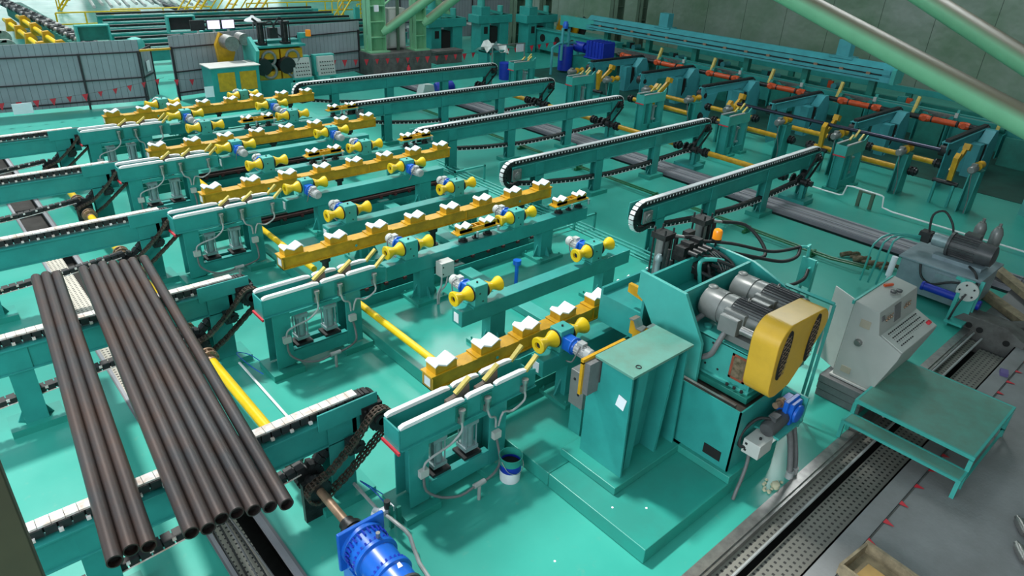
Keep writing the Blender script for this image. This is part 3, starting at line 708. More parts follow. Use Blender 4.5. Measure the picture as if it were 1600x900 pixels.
# maroon toothed rails low between rows
for i, (y, xa, xb, l) in enumerate(((6.2, 4.9, 6.4, 'maroon toothed rail under nearest V-block beam'), (9.15, 4.9, 9.0, 'maroon toothed rail behind second full roller beam'), (12.75, 4.75, 9.3, 'maroon toothed rail in front of middle V-block beam'), (16.05, 4.75, 9.0, 'maroon toothed rail in front of fourth V-block beam'), (18.2, 4.75, 9.0, 'maroon toothed rail beyond the seventh roller beam'))):
    t = thing('rack_rail', l, 'rail', (0, y, 0), group='low maroon rack rails')
    m = MB().box(xa, -.03, .48, xb, .03, .53)
    k = xa+.2
    while k < xb: m.cbox((k, -.05, .47), (.06, .05, .05)); k += .38
    m.build('rack', 'maroon', t)
    MB().box(xa, -.16, .21, xb, -.14, .40).box(xa, .14, .21, xb, .16, .40).box(xa, -.14, .21, xb, .14, .23).build('trough', 'teal', t)
    MB().box(xa, .05, .42, xb, .09, .56).build('cover_strip', 'rubber', t)
    q = MB(); k = xa+.5
    while k < xb: q.box(k, -.02, .23, k+.05, .02, .48); k += 1.3
    q.build('rail_post', 'teal_dark', t)
# flat cross members lying between the rows on the plinth
for x, ya, yb, l in ((6.95, 6.0, 11.5, 'flat teal duct lying on the plinth under first rollers'), (7.6, 9.6, 14.0, 'flat teal duct on plinth under middle rows')):
    tag(MB().box(x, ya, .21, x+.28, yb, .34).build('floor_duct', 'teal_light', bevel=.01), l, 'duct')
# junction box with stand beside roller beam
jb = thing('junction_cabinet', 'light grey junction box on the front of second full roller beam leg', 'box', (6.12, 8.46, .52))
MB().box(0, -.10, .16, .26, .08, .42).build('cabinet', 'grey_light', jb, bevel=.006)
MB().cyl((.03, -.104, .35), (.03, -.10, .35), .014).cyl((.03, -.104, .22), (.03, -.10, .22), .014).build('lock', 'rubber', jb)
MB().tube([(.05, -.03, .16), (.0, -.08, .0), (-.08, -.10, -.1), (-.10, -.12, -.3)], .016).tube([(.18, -.03, .16), (.1, -.08, .0), (-.04, -.10, -.1), (-.08, -.12, -.3)], .016).build('conduit', 'conduit', jb)
bv = thing('valve_post', 'small blue post with round head between first two full roller beams', 'valve', (7.6, 8.1, .21))
MB().cyl((0,0,0), (0,0,.42), .035).build('post', 'blue', bv); MB().cyl((0,0,.42), (0,0,.50), .075).build('head', 'blue', bv)
# teal pipe bundle on the floor beyond the plinth
for k, x in enumerate((10.48, 10.60, 10.74, 10.88)):
    tag(MB().tube([(x, 6.2, .16), (x, 14.2+.3*k, .16)], .022, smooth=0).build('floor_pipe', 'teal_light'), 'thin teal pipe of parallel bundle running past the right ends of the roller beams', 'pipe', 'teal floor pipes beside the plinth')
for k, y in enumerate((9.35, 9.5, 9.62)):
    tag(MB().tube([(6.9+.2*k, y-.08, .26), (7.7, y, .30), (10.5, y, .30)], .018, smooth=2).build('branch_pipe', 'teal_light'), 'thin teal branch pipe crossing toward the junction cabinet', 'pipe', 'teal branch pipes')
t = thing('pipe_bracket', 'teal goalpost bracket carrying pipes at right tips of roller beams', 'bracket', (10.7, 9.3, 0))
MB().box(-.35, -.02, 0, -.31, .02, .45).box(.31, -.02, 0, .35, .02, .45).box(-.35, -.02, .41, .35, .02, .45).build('frame', 'teal_light', t)
t = thing('pipe_bracket', 'teal goalpost bracket by the middle V-block beam end', 'bracket', (10.6, 13.2, 0))
MB().box(-.55, -.02, 0, -.51, .02, .5).box(.41, -.02, 0, .45, .02, .5).box(-.55, -.02, .46, .45, .02, .5).build('frame', 'teal_light', t)
# ------------------------------------------------------------------ loose black pipes on the left conveyors
PP = [(0.3, 4.77, 0.79, 10.51), (0.43, 4.81, 0.91, 10.52), (0.55, 4.76, 1.03, 10.46), (0.86, 4.69, 1.35, 10.43), (0.985, 4.65, 1.475, 10.39), (1.11, 4.69, 1.60, 10.44), (1.235, 4.67, 1.72, 10.38), (1.36, 4.61, 1.845, 10.32), (1.485, 4.56, 1.97, 10.33), (1.61, 4.50, 2.12, 10.31)]
PLB = ['leftmost black pipe of the group of three', 'middle black pipe of the group of three', 'right-hand black pipe of the group of three'] + ['%s black pipe from the left in the group of seven' % s for s in ('first', 'second', 'third', 'fourth', 'fifth', 'sixth')] + ['separate rightmost black pipe, lying closest to the yellow shaft']
for (xa, ya, xb, yb), l in zip(PP, PLB):
    a = Vector((xa, ya, 0)); b = Vector((xb, yb, 0)); d = b-a; L = d.length
    t = thing('steel_pipe', l, 'pipe', (xa, ya, 1.40), group='loose black steel pipes on the left conveyors')
    MB().lathe((0,0,0), d, [(0,.058),(.002,.064),(L-.002,.064),(L,.058),(L,.052),(L-.3,.052),(.3,.052),(0,.052)], 28, closed=True).build('pipe_wall', 'pipe_steel', t)
    MB().lathe(d.normalized()*.06, d, [(0,.0515),(L-.12,.0515)], 20).build('pipe_bore', 'pipe_in', t)
# ------------------------------------------------------------------ blue gearbox and input shaft, bottom of the picture
t = thing('gear_motor', 'large blue flanged gearbox with grey motor at the bottom edge, driving the chain', 'gearbox', (2.30, 4.5, .47))
MB().cbox((0, 0, 0), (.52, .05, .50)).build('flange_plate', 'blue', t, bevel=.012)
g = MB().lathe((0,-.02,0), (0,-1,0), [(0,.24),(.05,.24),(.06,.21),(.22,.21),(.24,.235),(.28,.235),(.29,.20),(.50,.19),(.52,.22),(.56,.22),(.57,.19),(.74,.18)], 36)
g.cbox((0, -.35, -.30), (.40, .55, .22)).cbox((-.14, -.03, -.30), (.1, .2, .3)).cbox((.14, -.03, -.30), (.1, .2, .3))
g.build('gear_body', 'blue', t, bevel=.004)
bo = MB()
for yy, rr in ((-.085, .225), (-.235, .222), (-.515, .205)):
    for k in range(26):
        a = 2*PI*k/26; bo.cyl((rr*math.cos(a), yy+.015, rr*math.sin(a)), (rr*math.cos(a), yy-.06, rr*math.sin(a)), .010, 6)
for sx in (-.22, .22): bo.cyl((sx, .02, .21), (sx, .04, .21), .014, 6)
bo.build('bolt', 'blue_deep', t)
MB().cyl((.05,-.25,.2), (.05,-.25,.29), .022, 10).build('breather', 'steel', t)
MB().cbox((.03,-.62,.18), (.08,.06,.01)).build('type_plate', 'paper', t)
m = MB().lathe((0,-.76,0), (0,-1,0), [(0,.20),(.03,.20),(.04,.16),(.45,.16)], 24)
for k in range(20):
    a = 2*PI*k/20; m.cbox((.17*math.cos(a), -1.0, .17*math.sin(a)), (.03, .40, .008), ry=-a)
m.build('motor', 'grey_dark', t)
t = thing('input_shaft', 'brown rod with dark coupling between lower chain sprocket and blue gearbox', 'shaft', (2.30, 4.9, .47))
MB().cyl((0,.48,0), (0,-.18,0), .048, 18).build('rod', 'brass', t)
MB().lathe((0,-.08,0), (0,-1,0), [(0,.06),(.02,.085),(.10,.085),(.11,.12),(.16,.12),(.165,.10),(.18,.10),(.185,.12),(.23,.12),(.235,.09),(.30,.09)], 24).build('coupling', 'steel_dark', t)
# white floor pipe with valve unit
t = thing('air_line', 'white air pipe with filter regulator next to blue gearbox', 'pipe', (0,0,0))
MB().tube([(2.79, 5.55, .16), (2.77, 4.98, .20)], .020, smooth=0).tube([(2.79, 4.86, .22), (2.80, 4.62, .26), (2.84, 4.45, .20), (2.80, 4.22, .03), (2.74, 3.6, .03), (2.7, 2.6, .03)], .022, 8, 2).build('pipe_run', 'conduit', t)
MB().cyl((2.78, 4.94, .16), (2.74, 5.02, .16), .06, 16).build('gauge', 'white', t)
MB().box(2.82, 4.80, .02, 2.86, 4.84, .34).box(2.90, 4.78, 0, 2.95, 4.81, .30).build('bracket', 'teal_dark', t)
MB().cyl((2.82, 4.86, .30), (2.82, 4.86, .40), .035, 14).build('regulator_knob', 'rubber', t)
MB().cbox((2.82, 4.88, .25), (.16, .07, .07)).cyl((2.74, 4.92, .25), (2.70, 4.96, .27), .03).build('filter_body', 'paper', t)
tag(MB().tube([(2.79, 5.6, .03), (2.79, 9.1, .03)], .018, smooth=0).build('floor_pipe', 'white'), 'straight white pipe on the floor right of nearest yellow shaft', 'pipe')
tag(MB().tube([(2.92, 4.95, .12), (2.85, 5.15, .28), (2.80, 5.4, .30), (2.95, 5.35, .12), (3.05, 5.1, .06)], .007, 6, 5).build('blue_tube', 'blue'), 'thin blue air tube looping by the frame foot', 'tube')
tag(MB().tube([(2.9, 8.3, .12), (2.8, 8.5, .2), (2.75, 8.85, .25), (2.95, 8.9, .12), (3.05, 8.6, .06)], .007, 6, 5).build('blue_tube', 'blue'), 'thin blue air tube looping by second transfer frame foot', 'tube')
# paint bucket
t = thing('paint_bucket', 'open paint bucket with blue and white sides beside front transfer frame', 'bucket', (4.40, 4.60, 0))
MB().lathe((0,0,0), (0,0,1), [(0,.125),(.16,.132)], 28).build('white_base', 'paper', t)
MB().lathe((0,0,.16), (0,0,1), [(0,.1325),(.10,.136)], 28, capped=False).build('blue_band', 'blue_deep', t)
MB().lathe((0,0,.26), (0,0,1), [(0,.1365),(.09,.140),(.10,.146),(.105,.146),(.105,.134),(.02,.130)], 28, capped=False).build('teal_rim', 'plinth', t)
MB().lathe((0,0,.15), (0,0,1), [(0,.128),(.08,.128)], 28).build('dark_paint', 'blackvoid', t)
MB().tube([(-.145,0,.33), (-.12,-.10,.22), (0,-.152,.17), (.12,-.10,.22), (.145,0,.33)], .004, 6, 4).build('handle', 'steel', t)
# ------------------------------------------------------------------ cutting machine
cm = thing('cutting_machine', 'big teal cutting machine with two grey motors and yellow belt guard', 'machine', (6.2, 3.6, .32))
def W(*a): return a
def L3(mb, name, m, parent=None, bevel=0.):
    """geometry written in world metres, stored relative to the machine's own base"""
    for v in mb.bm.verts: v.co -= Vector((6.2, 3.6, .32))
    return mb.build(name, m, parent or cm, bevel=bevel)
b = MB()
b.prism([(2.80, .32), (3.75, .32), (3.75, 1.20), (2.80, 1.20)], 'x', 6.28, 6.30).prism([(6.28, .32), (7.30, .32), (7.30, 1.20), (6.28, 1.20)], 'y', 2.80, 2.82)
b.box(7.28, 2.82, .32, 7.30, 4.6, 1.2).box(6.30, 2.82, 1.04, 7.28, 4.6, 1.06).box(6.3, 4.58, .32, 7.3, 4.6, 1.2)
L3(b, 'base_box', 'teal')
L3(MB().box(6.31, 2.84, 1.055, 7.27, 4.5, 1.062), 'oily_tray', mat('oily_tray', (.10, .085, .07), .45, var=.4, vs=6))
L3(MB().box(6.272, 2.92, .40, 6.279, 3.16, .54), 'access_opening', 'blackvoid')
for yy in (2.98, 3.08): pass
L3(MB().box(6.40, 2.95, 1.10, 6.44, 4.4, 1.16).box(7.05, 2.95, 1.10, 7.10, 4.4, 1.16), 'slide_rail', 'steel')
# shaped side plates and trough
pl = [(4.62, 2.24), (3.92, 2.20), (3.58, 1.66), (3.56, 1.12), (3.78, 1.12), (3.78, 1.62), (4.06, 1.62), (4.50, 1.85), (4.62, 1.92), (5.3, 1.92), (5.3, 2.1), (4.62, 2.24)]
L3(MB().prism([(4.62, 2.24), (3.92, 2.20), (3.58, 1.66), (3.56, 1.10), (4.30, 1.10), (4.30, 1.55), (4.50, 1.84), (4.62, 1.90)], 'x', 6.48, 6.53), 'side_plate', 'teal_light', bevel=.004)
L3(MB().prism([(4.7, 2.20), (3.95, 2.18), (3.4, 2.0), (3.3, 1.4), (4.7, 1.4)], 'x', 8.05, 8.10), 'side_plate', 'teal', bevel=.004)
tr = MB().box(6.53, 3.98, 1.35, 8.05, 4.02, 2.17).box(6.53, 4.52, 1.35, 8.05, 4.56, 2.17).box(6.53, 4.02, 1.80, 8.05, 4.52, 1.82)
tr.box(6.53, 4.56, 1.2, 8.6, 5.25, 1.62).box(6.53, 5.21, 1.62, 8.6, 5.25, 1.72)
L3(tr, 'trough', 'teal')
L3(MB().cyl((6.6, 3.97, 1.95), (6.6, 3.975, 1.95), .03), 'oil_stain', 'rubber')
L3(MB().prism([(4.82, 1.95), (4.60, 1.95), (4.30, 1.90), (4.30, 1.85), (4.55, 1.79), (4.82, 1.83)], 'x', 6.545, 6.60), 'yellow_wedge', 'yellow')
# hydraulic cylinders on top
for (x, y, z0, z1) in ((7.42, 5.0, 1.62, 2.42), (8.30, 4.98, 1.62, 2.44)):
    c = MB().cyl((x, y, z0+.05), (x, y, z1-.08), .085, 22)
    o = L3(c, 'hydraulic_cylinder', 'grey')
    e = MB().box(x-.12, y-.12, z0, x+.12, y+.12, z0+.06).box(x-.12, y-.12, z1-.10, x+.12, y+.12, z1-.02)
    for sx in (-.09, .09):
        for sy in (-.09, .09): e.cyl((x+sx, y+sy, z0), (x+sx, y+sy, z1+.05), .014, 8)
    L3(e, 'tie_rod_frame', 'steel_dark', o)
    MB_ = MB().cyl((x+.17, y-.10, z0), (x+.17, y-.10, z1-.10), .03).cyl((x+.22, y+.02, z0), (x+.22, y+.02, z1-.15), .025)
    L3(MB_, 'guide_rod', 'steel_dark', o)
    L3(MB().cyl((x-.2, y-.12, z0-.05), (x-.2, y-.12, z1-.35), .035).lathe((x-.2, y-.12, z1-.35), (0,0,1), [(0,.05),(.04,.055),(.09,.03)], 14), 'damper', 'cyl_grey', o)
    L3(MB().cyl((x+.10, y-.12, z1-.06), (x+.22, y-.2, z1-.08), .022), 'hose_end', 'steel', o)
vb = MB()
for k in range(4): vb.cbox((7.42+.11*k, 4.68, 2.24+.04*(k % 2)), (.10, .15, .13)); vb.cyl((7.42+.11*k, 4.56, 2.26), (7.42+.11*k, 4.42, 2.26), .032)
vb.cbox((7.72, 4.72, 2.12), (.55, .22, .12)).cbox((7.60, 4.50, 2.02), (.20, .18, .16)).cbox((7.88, 4.55, 2.06), (.16, .14, .14)).cbox((7.78, 4.84, 2.34), (.16, .1, .1)).cbox((7.70, 4.42, 1.90), (.26, .16, .12))
vb.box(7.45, 4.60, 1.62, 8.0, 4.66, 2.14).cyl((7.2, 4.72, 1.65), (7.2, 4.72, 2.3), .025).cyl((7.12, 4.62, 1.65), (7.12, 4.62, 2.2), .022)
L3(vb, 'valve_stack', 'steel_dark')
L3(MB().tube([(7.55, 4.38, 1.80), (7.52, 4.42, 2.05), (7.55, 4.42, 2.16), (7.70, 4.34, 2.16), (7.85, 4.28, 2.12)], .03, 10, 3), 'teal_loop_pipe', 'teal_light')
hs = [[(7.62, 4.80, 2.35), (7.80, 4.7, 2.30), (7.75, 4.45, 2.05), (7.65, 4.3, 1.9), (7.7, 4.2, 1.8), (7.8, 4.1, 1.75)],
      [(8.50, 4.78, 2.37), (8.85, 4.6, 2.30), (8.95, 4.35, 2.1), (8.85, 4.2, 1.95), (8.45, 4.3, 2.0), (8.1, 4.5, 2.12)],
      [(8.05, 4.5, 2.15), (8.6, 4.2, 2.0), (9.0, 4.0, 1.9), (9.35, 3.95, 1.9), (9.5, 4.0, 2.0)],
      [(7.9, 4.4, 2.05), (8.15, 4.2, 1.95), (8.5, 3.95, 1.75), (8.9, 3.8, 1.62), (9.3, 3.75, 1.62), (9.5, 3.8, 1.7)],
      [(7.8, 4.42, 2.02), (7.95, 4.25, 1.95), (8.1, 4.1, 1.85), (8.0, 4.0, 1.75), (7.8, 4.0, 1.8), (7.7, 4.1, 1.85)],
      [(7.1, 4.75, 1.66), (7.25, 4.6, 1.75), (7.4, 4.4, 1.72), (7.5, 4.2, 1.68), (7.65, 4.1, 1.66)],
      [(7.8, 4.30, 1.98), (8.0, 4.1, 1.9), (8.1, 3.9, 1.95), (8.0, 3.7, 1.9), (7.95, 3.5, 1.7)]]
for h in hs: L3(MB().tube(h, .026, 10, 5), 'hydraulic_hose', 'rubber')
for h in ([(7.9, 4.7, 2.25), (8.3, 4.45, 2.2), (8.8, 4.2, 2.05), (9.1, 4.1, 2.0), (9.5, 4.0, 2.0)], [(7.6, 4.6, 2.2), (7.75, 4.3, 2.15), (8.0, 4.05, 2.0), (8.05, 3.95, 1.85), (8.0, 3.75, 1.75), (8.1, 3.5, 1.6)], [(7.5, 4.55, 2.05), (7.6, 4.3, 1.95), (7.8, 4.15, 1.9), (8.0, 4.2, 2.05), (7.9, 4.5, 2.2)]):
    L3(MB().tube(h, .024, 10, 5), 'hydraulic_hose', 'rubber')
for k in range(5): L3(MB().tube([(7.7+.06*k, 4.62, 2.16), (7.74+.07*k, 4.45, 2.22-.02*k), (7.82+.06*k, 4.3, 2.05), (7.85+.03*k, 4.25, 1.9), (7.8, 4.4, 1.84)], .009, 6, 5), 'thin_cable', 'hose')
L3(MB().cyl((8.06, 4.56, 1.80), (8.06, 4.56, 2.30), .015).cyl((8.06, 4.56, 2.28), (8.06, 4.56, 2.30), .07), 'lamp_post', 'steel_dark')
L3(MB().lathe((8.06, 4.56, 2.30), (0,0,1), [(0,.065),(.10,.065),(.13,.055),(.15,.02)], 18), 'amber_beacon', 'amber')
L3(MB().tube([(9.5, 4.0, 2.0), (9.62, 3.95, 1.98), (9.66, 3.92, 1.85), (9.66, 3.9, .1)], .025, 8, 2).tube([(9.5, 3.8, 1.7), (9.7, 3.8, 1.72), (9.75, 3.8, 1.6), (9.75, 3.8, .1)], .025, 8, 2).box(9.55, 3.74, 1.4, 9.6, 3.95, 1.85), 'teal_standpipe', 'teal_light')
# motor box with window
ub = MB().box(6.70, 3.00, 1.20, 6.72, 3.95, 1.68).box(6.72, 3.0, 1.20, 7.9, 3.02, 1.3).box(6.72, 3.9, 1.20, 7.9, 3.95, 1.66).box(6.66, 2.96, 1.18, 7.95, 4.0, 1.21).box(6.70, 2.98, 1.66, 7.95, 3.98, 1.69).box(6.70, 2.98, 1.2, 6.73, 3.01, 1.66).box(7.88, 3.0, 1.2, 7.9, 3.9, 1.66)
L3(ub, 'motor_box', 'teal_light', bevel=.004)
L3(MB().box(6.60, 2.92, 1.10, 8.0, 4.0, 1.18), 'slide_plate', 'teal_dark', bevel=.004)
L3(MB().box(6.690, 3.05, 1.28, 6.70, 3.08, 1.62).box(6.690, 3.24, 1.28, 6.70, 3.27, 1.62).box(6.690, 3.05, 1.59, 6.70, 3.27, 1.62).box(6.690, 3.05, 1.28, 6.70, 3.27, 1.31), 'red_window_frame', 'rust')
L3(MB().box(6.694, 3.08, 1.31, 6.699, 3.24, 1.59), 'window_opening', 'rag')
bl = MB()
for yy, zz in ((3.85, 1.3), (3.6, 1.3), (3.42, 1.3), (3.85, 1.55), (3.55, 1.62)): bl.cyl((6.69, yy, zz), (6.70, yy, zz), .014, 8)
for yy in (3.02, 3.12, 3.22): bl.cyl((6.62, yy, 1.21), (6.62, yy, 1.24), .02, 6)
L3(bl, 'bolt', 'rubber')
L3(MB().lathe((6.85, 3.75, 1.69), (0,0,1), [(0,.05),(.04,.05)], 12).lathe((6.85, 3.15, 1.69), (0,0,1), [(0,.05),(.04,.05)], 12), 'rubber_foot', 'teal_light')
def big_motor(x, z, y0=3.92, y1=3.0):
    r = .205
    m = MB().lathe((x, y0, z), (0,-1,0), [(0,r*.5),(.01,r*.93),(.04,r*1.0),(.27,r*1.0),(.27,r*.93),(.30,r*.93),(.30,r*.98),(.42,r*.98),(.42,r*.90),(.86,r*.90),(.88,r*.99),(.92,r*.99)], 32)
    m.box(x-r-.02, y0-.80, z-r-.06, x+r+.02, y0-.42, z-r+.03)
    o = L3(m, 'electric_motor', 'grey')
    fi = MB()
    for k in range(32):
        a = 2*PI*k/32
        if abs(math.sin(a/2+PI/2)) < .2: continue
        fi.cbox((x+.197*math.cos(a), y0-.64, z+.197*math.sin(a)), (.045, .42, .006), ry=-a)
    L3(fi, 'cooling_fin_ring', 'grey_dark', o)
    L3(MB().cbox((x-.25, y0-.52, z-.02), (.17, .25, .22)).cbox((x-.18, y0-.52, z-.0), (.10, .29, .25)), 'terminal_box', 'grey', o, bevel=.012)
    L3(MB().torus((x, y0-.56, z+.235), (0,1,0), .028, .008, 14, 6), 'lifting_eye', 'steel', o)
    L3(MB().lathe((x, y0-.06, z+.19), (0,0,1), [(0,.06),(.025,.06),(.035,.045)], 16), 'fan_cap', 'grey', o)
    return o
big_motor(6.98, 1.97); big_motor(7.62, 1.97, 3.90)
L3(MB().tube([(6.70, 3.42, 1.88), (6.62, 3.46, 1.66), (6.60, 3.50, 1.52), (6.60, 3.62, 1.42), (6.60, 3.74, 1.44), (6.60, 3.84, 1.58), (6.66, 3.86, 1.76), (6.85, 3.84, 1.84)], .035, 12, 5), 'motor_conduit', 'hose')
# belt guard (closed cover over three pulleys)
gp = []
def hull(circs, n=40):
    pts = []
    for cx, cz, rr in circs:
        for k in range(n): a = 2*PI*k/n; pts.append((round(cx+rr*math.cos(a), 4), round(cz+rr*math.sin(a), 4)))
    pts = sorted(set(pts))
    def cr(o, a, b): return (a[0]-o[0])*(b[1]-o[1])-(a[1]-o[1])*(b[0]-o[0])
    lo = []
    for p in pts:
        while len(lo) > 1 and cr(lo[-2], lo[-1], p) <= 0: lo.pop()
        lo.append(p)
    up = []
    for p in reversed(pts):
        while len(up) > 1 and cr(up[-2], up[-1], p) <= 0: up.pop()
        up.append(p)
    return lo[:-1]+up[:-1]
hp = hull([(6.62, 2.10, .25), (7.30, 2.10, .21), (6.60, 1.60, .20), (6.85, 1.55, .12)])
o = L3(MB().prism(hp, 'y', 2.62, 2.95), 'belt_guard', 'guard_yellow', bevel=.015)
def slot(cx, cz, w, h, tilt):
    P = []
    for k in range(24):
        a = 2*PI*k/24; P.append((cx+w*math.cos(a)-tilt*math.sin(a)*h, cz+h*math.sin(a)))
    return P
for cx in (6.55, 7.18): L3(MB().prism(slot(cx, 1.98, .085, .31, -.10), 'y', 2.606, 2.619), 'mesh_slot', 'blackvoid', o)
wm = MB()
for cx in (6.55, 7.18):
    for k in range(9):
        zz = 1.72+k*.06; ww = .17*math.sqrt(max(.1, 1-((zz-1.98)/.32)**2)); wm.cbox((cx-(zz-1.98)*.10, 2.603, zz+.02), (ww, .004, .008), ry=.5)
        wm.cbox((cx-(zz-1.98)*.10, 2.603, zz), (ww, .004, .008), ry=-.5)
L3(wm, 'wire_mesh', 'brass', o)
L3(MB().cyl((6.62, 3.2, 2.0), (6.62, 2.95, 2.0), .05), 'pulley_shaft', 'steel')
# guard frame and hydraulic stuff behind the guard
fr = MB()
for a_, b_ in (((7.95, 2.75, .21), (7.95, 2.75, 2.1)), ((8.35, 2.95, 0), (8.35, 2.95, 1.7)), ((8.35, 3.6, 0), (8.35, 3.6, 1.7)), ((7.95, 2.75, 2.1), (7.95, 3.4, 2.1)), ((7.95, 2.75, 1.7), (8.35, 2.95, 1.7)), ((8.35, 2.95, 1.7), (8.35, 3.6, 1.7)), ((7.95, 2.75, .6), (8.35, 2.95, .25))):
    fr.tube([a_, b_], .026, 4, 0)
L3(fr, 'tube_frame', 'teal_light')
# blue right-angle gear unit with grey motor on bracket
g = MB().cbox((7.12, 2.62, .98), (.22, .20, .30)).lathe((7.12, 2.52, .98), (0,-1,0), [(0,.12),(.04,.12),(.05,.07)], 18).cbox((7.10, 2.60, .98), (.30, .06, .36))
o = L3(g, 'feed_gearbox', 'blue', bevel=.012)
L3(MB().lathe((7.0, 2.62, .93), (-1,-.0,-.12), [(0,.09),(.05,.10),(.32,.10),(.36,.085)], 20).cbox((6.78, 2.62, 1.02), (.12, .10, .06)), 'feed_motor', 'grey_dark', o)
L3(MB().lathe((6.90, 2.70, 1.08), (1,-.1,0), [(0,.04),(.10,.04),(.10,.06),(.16,.06)], 14), 'shaft_coupling', 'brass', o)
L3(MB().box(6.72, 2.48, .78, 7.30, 2.80, .81).box(7.26, 2.48, .80, 7.29, 2.80, 1.15), 'bracket', 'teal_light', o)
L3(MB().box(6.42, 2.54, .60, 6.72, 2.76, .80), 'terminal_cabinet', 'grey_light', bevel=.006)
L3(MB().box(6.415, 2.70, .64, 6.42, 2.73, .67).box(6.415, 2.70, .73, 6.42, 2.73, .76).cyl((6.55, 2.62, .80), (6.55, 2.62, .825), .016), 'cabinet_lock', 'rubber')
L3(MB().tube([(6.52, 2.70, .60), (6.50, 2.68, .42), (6.42, 2.66, .25), (6.32, 2.64, .14), (6.26, 2.63, .02)], .022, 10, 4), 'cabinet_conduit', 'hose')
L3(MB().tube([(6.75, 2.62, 1.0), (6.62, 2.74, 1.0), (6.44, 2.80, .86), (6.38, 2.78, .70), (6.44, 2.72, .68)], .020, 8, 4), 'black_cable', 'rubber')
for k in range(2):
    L3(MB().tube([(7.10+.10*k, 2.60, .90), (7.14+.10*k, 2.55, .70), (7.20+.10*k, 2.50, .45), (7.20+.12*k, 2.44, .20), (7.18+.12*k, 2.40, .02)], .038, 12, 4), 'floor_hose', 'hose')
L3(MB().cyl((7.18, 2.40, 0), (7.18, 2.40, .10), .05).cyl((7.30, 2.40, 0), (7.30, 2.40, .10), .045), 'hose_collar', 'conduit')
# stand in front of the machine
st = thing('machine_stand', 'tall teal open-sided welded stand with a paper taped on it', 'stand', (5.2, 3.55, .32))
def S(mb, name, m, parent=None, bevel=0.):
    for v in mb.bm.verts: v.co -= Vector((5.2, 3.55, .32))
    return mb.build(name, m, parent or st, bevel=bevel)
b = MB()
b.prism([(3.54, .32), (4.20, .32), (4.20, 1.32), (4.02, 1.42), (4.02, 1.75), (3.58, 1.75)], 'x', 5.18, 5.21)
b.prism([(3.54, .32), (4.10, .32), (4.10, 1.75), (3.58, 1.75)], 'x', 6.18, 6.21)
S(b, 'side_panel', 'teal', bevel=.003)
b = MB().box(5.21, 3.80, .32, 6.18, 3.83, 1.74)
b.prism([(5.30, .32), (5.42, .32), (5.50, 1.74), (5.34, 1.74)], 'y', 3.60, 3.80).prism([(5.86, .32), (5.90, .32), (6.02, 1.74), (5.98, 1.74)], 'y', 3.58, 3.80)
S(b, 'rib_web', 'teal')
S(MB().box(5.14, 3.54, 1.74, 6.24, 4.10, 1.775), 'top_plate', 'teal_dusty', bevel=.004)
S(MB().torus((5.34, 3.64, 1.78), (0,0,1), .03, .006, 16, 6), 'lifting_hole_ring', 'rubber')
S(MB().cbox((5.172, 3.68, 1.34), (.004, .12, .16), rx=.2), 'paper_notice', 'paper')
S(MB().box(5.0, 4.04, 1.30, 5.95, 4.12, 1.72), 'rubber_pad', 'hose')
S(MB().box(4.97, 4.12, 1.28, 5.02, 4.16, 1.72).box(4.97, 4.12, 1.70, 5.7, 4.16, 1.76), 'yellow_edge', 'yellow')
# V cradle by the machine
t = thing('pipe_cradle', 'yellow cradle with steel half-round seat behind the stand', 'cradle', (6.28, 4.32, 1.48))
MB().prism([(-.16, 0), (.16, 0), (.16, .20), (.10, .20), (.05, .10), (-.05, .10), (-.10, .20), (-.16, .20)], 'x', -.05, .05).build('cradle_body', 'yellow', t)
MB().prism([(-.17, .20), (-.10, .205), (-.05, .11), (.05, .11), (.10, .205), (.17, .20), (.17, .215), (.10, .22), (.04, .125), (-.04, .125), (-.10, .22), (-.17, .215)], 'x', -.07, .07).build('steel_seat', 'steel', t)
MB().box(-.05, -.10, -.86, .05, .10, 0).build('post', 'yellow', t)
# grey box under the first roller unit
t = thing('sensor_box', 'grey box with two dark screws below the roller unit next to the stand', 'box', (5.55, 4.55, .95))
MB().box(-.14, -.12, -.30, .14, .12, .22).build('cabinet', 'grey', t, bevel=.008)
MB().cyl((-.145, .04, .10), (-.14, .04, .10), .02).cyl((-.145, -.04, -.10), (-.14, -.04, -.10), .02).build('screw', 'rubber', t)
MB().box(-.10, -.10, -.74, .10, .10, -.30).build('post', 'teal', t)
# scrap at the machine foot
pile = MB()
for k in range(16): pile.lathe((6.86+random.uniform(-.16,.16), 2.46+random.uniform(-.06,.10), .0), (0,0,1), [(0,.016),(.015,.022),(.03,.008)], 8)
pile.lathe((6.88, 2.42, 0), (0,0,1), [(0,.05),(.06,.05),(.07,.03)], 12)
tag(pile.build('dried_glue_scraps', mat('cream_scraps', (.62, .60, .42), .8), None), 'cream coloured scraps on the green floor below the floor hoses', 'debris', kind='stuff')
# ------------------------------------------------------------------ control console on dark blocks
t = thing('control_console', 'light grey sloped control console with rows of switches', 'console', (9.30, 2.40, .42))
def Cn(mb, name, m, parent=None, bevel=0.):
    for v in mb.bm.verts: v.co -= Vector((9.30, 2.40, .42))
    return mb.build(name, m, parent or t, bevel=bevel)
prof = [(2.95, .42), (2.38, .42), (2.20, 1.02), (2.18, 1.14), (2.52, 1.28), (2.60, 1.60), (2.95, 1.64)]
Cn(MB().prism(prof, 'x', 9.25, 10.55), 'cabinet_body', 'console', bevel=.008)
Cn(MB().cbox((9.9, 2.345, 1.215), (1.22, .34, .012), rx=math.atan2(.14, .34)), 'desk_panel', 'grey_light')
sw = MB(); kn = MB()
tl = math.atan2(.14, .34)
for rr in range(4):
    n = 16 if rr != 3 else 7
    for k in range(n):
        xx = 9.42+k*.062; yy = 2.46-rr*.066; zz = 1.262-rr*.028
        sw.cyl((xx, yy, zz), (xx, yy-.010, zz+.022), .0095, 8)
        kn.cbox((xx, yy-.03, zz-.006), (.022, .008, .004), rx=tl)
